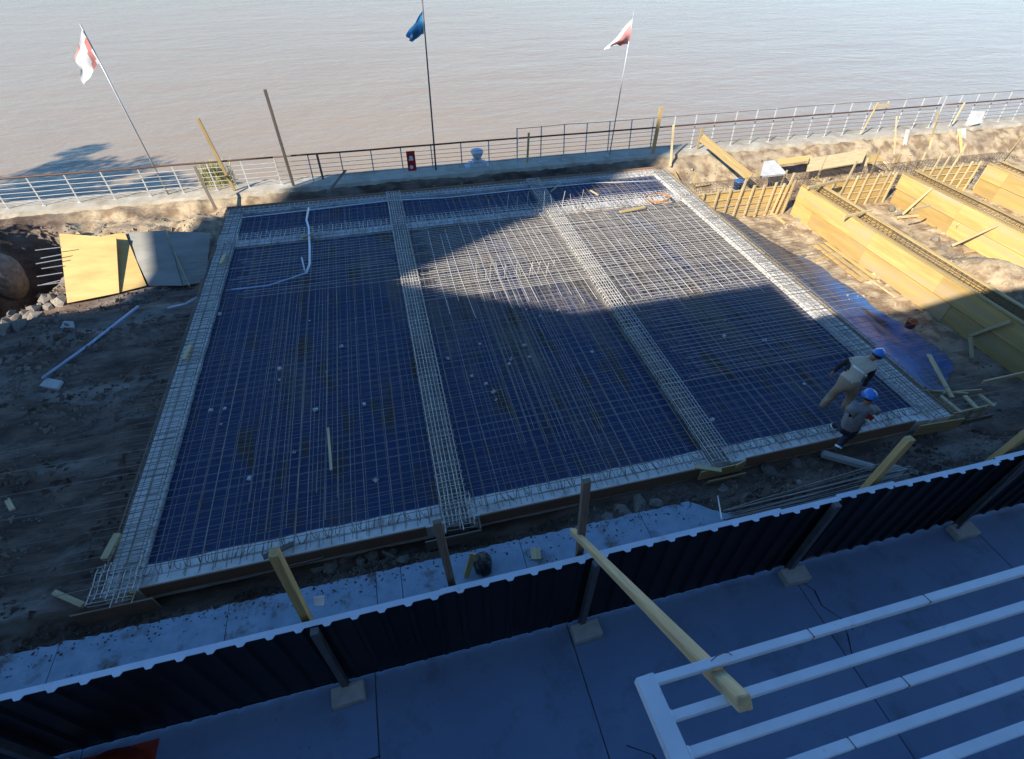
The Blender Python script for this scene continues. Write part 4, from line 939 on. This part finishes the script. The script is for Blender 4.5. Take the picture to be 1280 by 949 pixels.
# tuft of grass behind the white railing
m2 = MB()
for _ in range(700):
    b = PY(272 + rnd.gauss(0, 9), 232, 22.15) + Vector((0, rnd.uniform(-.12, .25), 0)); b.z = 0.0 - .02; a = rnd.uniform(0, 6.28); h = rnd.uniform(.4, 1.05); l = rnd.uniform(.05, .35)
    d = Vector((math.cos(a), math.sin(a), 0)); s = Vector((-d.y, d.x, 0)) * .012
    m2.quad(b - s, b + s, b + d * l * .4 + s * .7 + Vector((0, 0, h * .7)), b + d * l * .4 - s * .7 + Vector((0, 0, h * .7))); m2.quad(b + d * l * .4 - s * .7 + Vector((0, 0, h * .7)), b + d * l * .4 + s * .7 + Vector((0, 0, h * .7)), b + d * l + Vector((0, 0, h)))
tag(m2.build('grass_tuft', 'grass'), 'tuft of dry yellow grass growing behind the white railing', 'grass')

# ================================================================== FENCE
FY = 2.97; FH = 2.0
ft = thing('site_fence', 'long dark corrugated metal fence between pavement and building site', 'fence', (0, FY, 0))
pitch = .33; PW = pitch * 3
def profile(x0, n):
    out = []
    for i in range(n):
        b = x0 + i * pitch; out += [(b, 0), (b + .19, 0), (b + .222, -.040), (b + .278, -.040), (b + .31, 0)]
    out.append((x0 + n * pitch + .035, .004)); return out
def sheet_mesh():
    m2 = MB(); pr = profile(0, 3); k = len(pr)
    for (x, y) in pr:
        m2.v += [(x, y, .04), (x, y, FH)]
    for (x, y) in pr: m2.v += [(x, y + .003, .04), (x, y + .003, FH)]
    for i in range(k - 1):
        a = 2 * i; m2.f.append((a, a + 2, a + 3, a + 1)); b = 2 * k + a; m2.f.append((b, b + 1, b + 3, b + 2)); m2.f.append((a + 1, a + 3, b + 3, b + 1)); m2.mi += [0, 0, 0]
    me = m2.mesh('sheet', 'sheetm')
    m3 = MB()          # pale metal capping that follows the ribs
    for i in range(k - 1):
        (xa, ya), (xb, yb) = pr[i], pr[i + 1]
        m3.quad((xa, ya - .004, FH + .006), (xb, yb - .004, FH + .006), (xb, .066, FH + .012), (xa, .066, FH + .012)); m3.quad((xa, .066, FH + .012), (xb, .066, FH + .012), (xb, .066, FH - .05), (xa, .066, FH - .05))
        m3.quad((xa, ya - .004, FH + .006), (xa, ya - .004, FH - .004), (xb, yb - .004, FH - .004), (xb, yb - .004, FH + .006))
    return me, m3.mesh('capping', 'capm')
shm, cpm = sheet_mesh()
x = -13.0
while x < 15:
    dz = random.uniform(-.006, .006)
    o = link('sheet', shm, ft); o.location = (x, random.uniform(-.012, .012), dz); o.rotation_euler = (random.uniform(-.006, .006), 0, 0); c = link('capping', cpm, o); c.location = (0, 0, .002)
    x += PW
m2 = MB(); m2.box((-.045, -.045, 0), (.045, .045, FH + .06)); pmesh = m2.mesh('post', 'postm')
bmx = bmesh.new(); bmesh.ops.create_cube(bmx, size=1)
for v in bmx.verts: v.co = Vector((v.co.x * .46, v.co.y * .26, v.co.z * .16 + .08))
bmesh.ops.bevel(bmx, geom=bmx.edges[:], offset=.012, segments=1, affect='EDGES'); fmesh = bpy.data.meshes.new('footing_block'); bmx.to_mesh(fmesh); bmx.free(); fmesh.materials.append(M['block'])
for i, px in enumerate((-9.2, -5.5, -1.7, 1.93, 5.70, 9.25, 13.0)):
    o = link('post', pmesh, ft); o.location = (px, -.115, 0); o.rotation_euler = (random.uniform(-.015, .0), random.uniform(-.02, .02), 0)
    f = link('footing_block', fmesh, ft); f.location = (px + .03, -.24, .002); f.rotation_euler.z = random.uniform(-.06, .06)
# loose plastic flap on the fence post
slabbed('white_flap', [P(393, 757, 2.12), P(405, 757, 2.12), P(405, 745, 2.2), P(392, 747, 2.2)], .01, 'tape', 'small white plastic flap tied on top of a fence post', 'plastic scrap')
# timber posts rising behind the fence
def fpost(px0, py0, px1, py1, y, w, t, m, label):
    top = PY(px1, py1, y); bot = PY(px0, py0, y + .0); d = (top - bot); low = bot + d * ((-.05 - bot.z) / d.z)
    low.x = bot.x - (d.x / d.z) * bot.z
    return tag(board('timber_post', low, top, w, t, m, (1, 0, 0), bev=.006), label, 'post')
fpost(382, 770, 342, 690, 3.2, .10, .12, 'timber', 'thick yellow timber post rising behind the fence at the yard end')
fpost(563, 722, 546, 652, 3.2, .10, .06, 'timber_grey', 'dark weathered timber post rising behind the fence at the board bulge')
fpost(725, 685, 733, 601, 3.2, .10, .07, 'timber_grey', 'weathered timber post behind the fence beside the long pole')
fpost(1072, 622, 1138, 548, 3.2, .12, .10, 'timber', 'yellow timber post behind the fence beside the rebar bundle')
fpost(1240, 576, 1285, 540, 3.2, .12, .10, 'timber', 'yellow timber post at the downstream end of the fence')
tag(board('post_cleat', PY(326, 694, 3.25), PY(372, 684, 3.3), .07, .03, 'timber_grey', (0, 0, 1)), 'short grey cleat nailed across the top of a yellow post', 'cleat') if False else None
tag(board('brace_rod', P(1192, 665, .05), PY(1283, 577, 2.86), .03, .03, 'postm'), 'thin diagonal steel brace of the fence', 'brace')

# ================================================================== WHITE STEEL FRAME and long timber near the camera
FZ = 5.3
fr = thing('steel_frame', 'white painted steel pergola frame of parallel square tubes', 'frame', (.95, .7, FZ))
def fbar(lo, hi):
    m2 = MB(); m2.box(lo, hi); o = m2.build('tube', 'frame', fr); bevel(o, .005, 2); return o
for k, yy in enumerate((.70, .515, .345, .175, .005, -.165)):
    o = fbar((0, -.026, -.055), (6.5, .026, 0)); o.location = (.012 + .05 * (k > 0) + .012 * k, yy - .70, -.001); o.rotation_euler.z = .004
o = fbar((-.055, -1.45, -.07), (.055, 0, 0)); o.location = (0.035, .035, .003); o.rotation_euler.z = .04; o.name = 'end_beam'
for k in range(2):
    o = fbar((0, -1.47, -.07), (.06, .02, -.004)); o.location = (3.2 + k * 3.1, 0, -.056); o.name = 'cross_beam'
for k, (xx, yi) in enumerate(((2.05, 0), (2.9, 0), (1.45, 1), (2.4, 2), (1.9, 3))):
    m2 = MB(); m2.box((-.0018, -.0285, -.0575), (.0018, .0285, .0025)); o = m2.build('wire_wrap', 'rebar_dark', fr); o.location = (xx - .95, (.70, .515, .345, .175)[yi] - .70 + .004 * (xx - 1), .0); o.rotation_euler.z = .2
for k, yy in enumerate((.515, .345, .175, .005)):
    m2 = MB(); m2.tube([(0, -.03, -.002), (0, 0, .004), (0, .03, -.002)], .006, 5); o = m2.build('weld', 'frame', fr); o.location = (.098 + .012 * k, yy - .70, .0)
A = P(716, 664, 1.98); B = P(931, 880, 5.43)
tag(board('long_pole', A, B, .085, .085, 'timber_pale', (0, .7, .7), bev=.008), 'long pale square timber running from the fence post to the white frame', 'timber pole')
# wire tie
m2 = MB(); q = A.lerp(B, .905); m2.tube([Vector((math.cos(a) * .075, math.sin(a) * .02, math.sin(a) * .085)) for a in [2 * math.pi * k / 12 for k in range(12)]], .003, 4, closed=True); o = m2.build('wire_tie', 'rebar_dark'); o.location = (q.x + .02, .70, FZ - .04); tag(o, 'thin wire tying the long timber to the white frame', 'wire')
# red tarp heap at the foot of the fence
m2 = MB(); n = 26
for j in range(n + 1):
    for i in range(n + 1):
        x = (i / n - .5) * 1.1; y = (j / n - .5) * .9; r = math.hypot(x / .55, y / .45); z = .55 * max(0, 1 - r ** 2) ** .7 + .10 * fbm(x, y, 3.2) * (1 if r < 1 else .2); m2.v.append((x, y, max(.004, z)))
for j in range(n):
    for i in range(n): q = j * (n + 1) + i; m2.f.append((q, q + 1, q + n + 2, q + n + 1)); m2.mi.append(0)
o = m2.build('red_tarpaulin', 'redcloth', smooth=True); o.location = P(118, 984, .25); o.location.z = 0.0; tag(o, 'crumpled red tarpaulin heap on the pavement at the fence', 'tarpaulin')

# ================================================================== WORKERS
M['skin'] = mat('skin', (.30, .17, .11), (.26, .14, .09), 6, .55)
M['beige'] = mat('beige_coverall', (.56, .48, .37), (.47, .40, .30), 5, .9, bump=.5, bscale=12)
M['tan'] = mat('tan_trousers', (.36, .26, .17), (.29, .20, .13), 5, .9, bump=.5, bscale=12)
M['darkcloth'] = mat('black_sleeves', (.016, .017, .022), (.025, .026, .03), 5, .85, bump=.4, bscale=12)
M['grey'] = mat('grey_shirt', (.22, .22, .225), (.17, .17, .175), 5, .9, bump=.5, bscale=12)
M['navy'] = mat('navy_trousers', (.022, .026, .045), (.03, .035, .06), 5, .9, bump=.4, bscale=12)
M['boot'] = mat('grey_boots', (.15, .14, .13), (.10, .09, .085), 6, .7)
M['helmet'] = mat('blue_helmet', (.03, .20, .62), (.03, .17, .55), 3, .3, coat=.3)
M['reflect'] = mat('reflective_tape', (.82, .84, .82), (.75, .77, .75), 6, .35)
M['hair'] = mat('dark_hair', (.02, .016, .013), None, 6, .6)
def person(joints, radii, bones, root, bone_mats, label, face_dir):
    names = list(joints); o0 = Vector(joints[root]); o0.z = min(Vector(joints[n]).z for n in names) - .03
    me = bpy.data.meshes.new('body_cage'); me.from_pydata([tuple(Vector(joints[n]) - o0) for n in names], [(names.index(a), names.index(b)) for a, b in bones], [])
    o = bpy.data.objects.new('body_cage', me); C.objects.link(o)
    o.modifiers.new('skin', 'SKIN'); sv_ = me.skin_vertices[0].data
    for i, n in enumerate(names):
        r = radii[n]; sv_[i].radius = r if isinstance(r, tuple) else (r, r); sv_[i].use_root = (n == root)
    s = o.modifiers.new('sub', 'SUBSURF'); s.levels = s.render_levels = 3
    dg = bpy.context.evaluated_depsgraph_get(); dg.update()
    bm_ = bpy.data.meshes.new_from_object(o.evaluated_get(dg)); bpy.data.objects.remove(o)
    mats = []
    for m in bone_mats.values():
        if m not in mats: mats.append(m)
    bm_.materials.clear()
    for m in mats: bm_.materials.append(M[m])
    segs = [(Vector(joints[a]) - o0, Vector(joints[b]) - o0, mats.index(bone_mats[(a, b)])) for a, b in bones]
    for p in bm_.polygons:
        best = 9; c = p.center
        for a, b, mi in segs:
            d = b - a; t_ = max(0, min(1, (c - a).dot(d) / d.length_squared)); q = (c - a - d * t_).length
            if q < best: best = q; p.material_index = mi
        p.use_smooth = True
    nrm = [v.normal.copy() for v in bm_.vertices]
    for v, nv in zip(bm_.vertices, nrm): v.co += nv * (.012 * noise.noise(v.co * 11 + Vector((3, 1, 7))) + .006 * noise.noise(v.co * 27))
    body = link('person', bm_); body.location = o0; tag(body, label, 'person', 'workers on the slab edge')
    return body, o0
def hand(j, r, bones, bm_, wrist, prefix, d, side, grip=.5):
    d = Vector(d).normalized(); s_ = Vector(side).normalized(); w = Vector(j[wrist]); up = d.cross(s_)
    palm = prefix + 'palm'; j[palm] = w + d * .075; r[palm] = (.036, .022); bones.append((wrist, palm)); bm_[(wrist, palm)] = 'skin'
    for k, (off, ln) in enumerate(((-.03, .07), (-.01, .08), (.01, .078), (.03, .06))):
        a, b = f'{prefix}f{k}a', f'{prefix}f{k}b'
        j[a] = j[palm] + d * .045 + s_ * off; j[b] = j[a] + (d * (1 - grip) + up * grip).normalized() * ln; r[a] = (.0095, .0095); r[b] = (.008, .008)
        bones.append((palm, a)); bones.append((a, b)); bm_[(palm, a)] = 'skin'; bm_[(a, b)] = 'skin'
    a, b = prefix + 'ta', prefix + 'tb'; j[a] = w + d * .04 - s_ * .04; j[b] = j[a] + (d * .8 - s_ * .4 + up * .3).normalized() * .05; r[a] = (.011, .011); r[b] = (.009, .009)
    bones.append((palm, a)); bones.append((a, b)); bm_[(palm, a)] = 'skin'; bm_[(a, b)] = 'skin'
def helmet(body, pos, up, fwd, rad):
    up = Vector(up).normalized(); fwd = Vector(fwd); fwd = (fwd - up * fwd.dot(up)).normalized(); rt = fwd.cross(up)
    m2 = MB(); n_ = 20; rows = 8
    for i in range(rows + 1):
        a = i / rows * math.pi / 2
        for k in range(n_):
            t_ = 2 * math.pi * k / n_; rr = math.cos(a) * rad; zz = math.sin(a) * rad * 1.0
            ex = 1.13; ridge = .012 if (abs(math.sin(t_)) < .32 and a > .25) else 0
            m2.v.append((math.cos(t_) * rr * ex, math.sin(t_) * rr, zz + ridge))
    for i in range(rows):
        for k in range(n_): k2 = (k + 1) % n_; m2.f.append((i * n_ + k, i * n_ + k2, (i + 1) * n_ + k2, (i + 1) * n_ + k)); m2.mi.append(0)
    b0 = len(m2.v)
    for k in range(n_):                       # brim, longer at the front
        t_ = 2 * math.pi * k / n_; e = 1.03 + .20 * max(0, math.cos(t_)) ** 2
        m2.v.append((math.cos(t_) * rad * 1.13 * e, math.sin(t_) * rad * 1.04, -.012)); m2.v.append((math.cos(t_) * rad * 1.10, math.sin(t_) * rad * .97, -.018))
    for k in range(n_):
        k2 = (k + 1) % n_; m2.f.append((b0 + 2 * k, b0 + 2 * k2, k2, k)); m2.f.append((b0 + 2 * k + 1, b0 + 2 * k2 + 1, b0 + 2 * k2, b0 + 2 * k)); m2.mi += [0, 0]
    o = m2.build('helmet', 'helmet', body, True); p = Vector(pos) - body.location
    o.matrix_local = Matrix(((fwd.x, rt.x, up.x, p.x), (fwd.y, rt.y, up.y, p.y), (fwd.z, rt.z, up.z, p.z), (0, 0, 0, 1)))
    return o
def face(body, head, up, fwd, rad):
    up = Vector(up).normalized(); fwd = Vector(fwd); fwd = (fwd - up * fwd.dot(up)).normalized(); rt = fwd.cross(up); h = Vector(head) - body.location
    for s in (-1, 1):
        m2 = MB(); m2.lathe([(.004, -.011), (.011, -.005), (.012, .003), (.006, .011)], 8); o = m2.build('eye', 'tape', body, True); o.location = h + fwd * rad * .9 + rt * .032 * s + up * .005
        m2 = MB(); m2.lathe([(.008, -.03), (.018, -.02), (.022, .01), (.012, .032)], 8); o = m2.build('ear', 'skin', body, True); o.location = h + rt * rad * .93 * s
    m2 = MB(); m2.lathe([(.017, -.03), (.013, -.01), (.006, .02)], 8); o = m2.build('nose', 'skin', body, True); o.location = h + fwd * rad * .98 - up * .01
    m2 = MB(); m2.box((-.004, -.024, -.004), (.004, .024, .004)); o = m2.build('mouth', 'flag_red', body); o.location = h + fwd * rad * .88 - up * .055; o.rotation_euler.z = math.atan2(fwd.y, fwd.x)
    m2 = MB()
    for k in range(24):
        a = 2 * math.pi * k / 24
        if math.cos(a) > .45: continue
        for z0, z1 in ((-.05, .0), (.0, .05)):
            a2 = 2 * math.pi * (k + 1) / 24; R = rad * 1.04
            m2.quad(*[h + (fwd * math.cos(q) + rt * math.sin(q)) * R * (1 - .12 * (zz < -.02)) + up * zz for q, zz in ((a, z0), (a2, z0), (a2, z1), (a, z1))])
    m2.build('hair', 'hair', body, True)

# --- worker in beige, standing on the rebar mat, bent forward towards the pit
j = dict(pelvis=P(1059, 478, .96), spine=P(1066, 467, 1.10), chest=P(1077, 456, 1.28), neck=P(1088, 449, 1.40), jaw=P(1093, 446.5, 1.45), head=P(1097, 444, 1.50), crown=P(1100, 441, 1.55),
         hipL=P(1052, 482, .90), kneeL=P(1040, 494, .55), ankL=P(1027, 508, .22), toeL=P(1027, 508, .22) + Vector((.23, .07, -.06)),
         hipR=P(1065, 484, .88), kneeR=P(1064, 496, .53), ankR=P(1054, 510, .22), toeR=P(1054, 510, .22) + Vector((.23, .07, -.06)),
         shL=P(1063, 450, 1.34), elL=P(1051, 456, 1.16), wrL=P(1043, 464, .98),
         shR=P(1093, 460, 1.28), elR=P(1087, 471, 1.06), wrR=P(1079, 483, .88))
r = dict(pelvis=(.185, .16), spine=(.20, .165), chest=(.215, .16), neck=.062, jaw=.075, head=.10, crown=.07, hipL=.125, kneeL=.095, ankL=.075, toeL=(.062, .055), hipR=.125, kneeR=.095, ankR=.07, toeR=(.062, .055), shL=.085, elL=.055, wrL=.036, shR=.075, elR=.055, wrR=.036)
bones = [('pelvis', 'spine'), ('spine', 'chest'), ('chest', 'neck'), ('neck', 'jaw'), ('jaw', 'head'), ('head', 'crown'), ('pelvis', 'hipL'), ('hipL', 'kneeL'), ('kneeL', 'ankL'), ('ankL', 'toeL'), ('pelvis', 'hipR'), ('hipR', 'kneeR'), ('kneeR', 'ankR'), ('ankR', 'toeR'), ('chest', 'shL'), ('shL', 'elL'), ('elL', 'wrL'), ('chest', 'shR'), ('shR', 'elR'), ('elR', 'wrR')]
bmt = {}
for a, b in bones:
    bmt[(a, b)] = 'beige'
for a, b in (('pelvis', 'hipL'), ('hipL', 'kneeL'), ('kneeL', 'ankL'), ('pelvis', 'hipR'), ('hipR', 'kneeR'), ('kneeR', 'ankR')): bmt[(a, b)] = 'tan'
for a, b in (('ankL', 'toeL'), ('ankR', 'toeR')): bmt[(a, b)] = 'boot'
for a, b in (('neck', 'jaw'), ('jaw', 'head'), ('head', 'crown')): bmt[(a, b)] = 'skin'
for a, b in (('shL', 'elL'), ('elL', 'wrL'), ('shR', 'elR'), ('elR', 'wrR')): bmt[(a, b)] = 'darkcloth'
hand(j, r, bones, bmt, 'wrL', 'L', j['wrL'] - j['elL'], (.3, .9, .2)); hand(j, r, bones, bmt, 'wrR', 'R', j['wrR'] - j['elR'], (.3, .9, .2))
w1, o1 = person(j, r, bones, 'pelvis', bmt, 'worker in beige coveralls and blue helmet bending over the slab edge cage', None)
fw = Vector((.8, .35, -.35)); up1 = Vector((.35, .1, .93))
helmet(w1, j['head'] + up1.normalized() * .035, up1, fw, .125); face(w1, j['head'], up1, fw, .10)
# reflective band across the back
bdir = (j['shR'] - j['shL']).normalized(); axis1 = (j['chest'] - j['spine']).normalized(); cen = j['spine'].lerp(j['chest'], .45) - w1.location
m2 = MB(); n_ = 22; b3 = axis1.cross(bdir).normalized(); bd2 = b3.cross(axis1)
for k in range(n_):
    a0, a1 = 2 * math.pi * k / n_, 2 * math.pi * (k + 1) / n_
    m2.quad(*[cen + (bd2 * math.cos(a) * .235 + b3 * math.sin(a) * .185) + axis1 * z for a, z in ((a0, -.022), (a1, -.022), (a1, .022), (a0, .022))])
M['reflect'].use_backface_culling = False
# --- worker in grey shirt, standing on the earth in front of the board, one boot on the mat
WY = 4.93
gz = ground_h(8.5, WY)
j = dict(pelvis=PY(1061, 536, 4.95), spine=PY(1066, 527, 4.98), chest=PY(1077, 514, 5.04), neck=PY(1083, 505, 5.08), jaw=PY(1085, 500, 5.10), head=PY(1086.5, 496, 5.12), crown=PY(1088, 490, 5.13))
dzz = j['pelvis'].z
j.update(hipL=PY(1055, 540, 4.98), kneeL=PY(1049, 530, 5.30), ankL=PY(1041, 533, 5.40), toeL=PY(1038, 533, 5.50),
         hipR=PY(1064, 542, 4.93), kneeR=PY(1054, 550, 4.93), ankR=PY(1047, 560, 4.86), toeR=PY(1046, 564, 4.95),
         shL=PY(1063, 510, 5.06), elL=PY(1062, 516, 5.32), wrL=PY(1060, 519, 5.54), shR=PY(1092, 512, 5.02), elR=PY(1097, 515, 5.24), wrR=PY(1092, 516, 5.46))
r = dict(pelvis=(.18, .15), spine=(.185, .15), chest=(.19, .14), neck=.062, jaw=.075, head=.10, crown=.07, hipL=.10, kneeL=.075, ankL=.058, toeL=(.05, .04), hipR=.10, kneeR=.075, ankR=.058, toeR=(.05, .04), shL=.105, elL=.065, wrL=.036, shR=.10, elR=.065, wrR=.036)
bones = bones[:20]; bmt = {k_: 'grey' for k_ in bones}
for a, b in (('pelvis', 'hipL'), ('hipL', 'kneeL'), ('kneeL', 'ankL'), ('pelvis', 'hipR'), ('hipR', 'kneeR'), ('kneeR', 'ankR')): bmt[(a, b)] = 'navy'
for a, b in (('ankL', 'toeL'), ('ankR', 'toeR')): bmt[(a, b)] = 'boot'
for a, b in (('neck', 'jaw'), ('jaw', 'head'), ('head', 'crown')): bmt[(a, b)] = 'skin'
bmt[('elL', 'wrL')] = 'skin'; bmt[('elR', 'wrR')] = 'skin'
hand(j, r, bones, bmt, 'wrL', 'L', j['wrL'] - j['elL'], (1, 0, .1)); hand(j, r, bones, bmt, 'wrR', 'R', j['wrR'] - j['elR'], (1, 0, .1))
for n_ in ('hipL', 'kneeL', 'ankL', 'hipR', 'kneeR', 'ankR', 'pelvis', 'head'): print('W2', n_, [round(q, 2) for q in j[n_]])
w2, o2 = person(j, r, bones, 'pelvis', bmt, 'worker in grey shirt and blue helmet with one boot up on the board', None)
fw = Vector((.1, .9, -.2)); up1 = Vector((.05, .12, .98))
helmet(w2, j['head'] + up1.normalized() * .03, up1, fw, .13); face(w2, j['head'], up1, fw, .10)
# red print with pale line on the back of the shirt
ax2 = (j['chest'] - j['spine']).normalized(); rt2 = Vector((1, 0, 0)); rt2 = (rt2 - ax2 * rt2.dot(ax2)).normalized(); nb = rt2.cross(ax2)
if nb.y > 0: nb = -nb
def backprint(name, u0, u1, v0, v1, m):
    m3 = MB(); c0 = j['spine'].lerp(j['chest'], .75) - w2.location; k_ = 8
    for i in range(k_):
        ua, ub = u0 + (u1 - u0) * i / k_, u0 + (u1 - u0) * (i + 1) / k_
        f_ = lambda u: nb * (.226 * math.sqrt(max(.05, 1 - (u / .27) ** 2)) + .004)
        m3.quad(c0 + rt2 * ua + f_(ua) + ax2 * v0, c0 + rt2 * ub + f_(ub) + ax2 * v0, c0 + rt2 * ub + f_(ub) + ax2 * v1, c0 + rt2 * ua + f_(ua) + ax2 * v1)
    m3.build(name, m, w2)
backprint('shirt_print', -.10, .13, .0, .09, 'red'); backprint('shirt_print', -.08, .12, -.045, -.022, 'reflect')
# reflective bands: vest band of the beige worker, trouser bands of the grey worker
m2.build('reflective_band', 'reflect', w1)
def ankle_band(body, a, b, f, rad):
    m3 = MB(); d = (b - a).normalized(); s_ = d.orthogonal().normalized(); q = d.cross(s_); c0 = a.lerp(b, f) - body.location
    for k in range(14):
        a0, a1 = 2 * math.pi * k / 14, 2 * math.pi * (k + 1) / 14
        m3.quad(*[c0 + (s_ * math.cos(t_) + q * math.sin(t_)) * rad + d * z for t_, z in ((a0, -.02), (a1, -.02), (a1, .02), (a0, .02))])
    m3.build('reflective_band', 'reflect', body)
ankle_band(w2, j['kneeR'], j['ankR'], .85, .068); ankle_band(w2, j['kneeL'], j['ankL'], .8, .068)
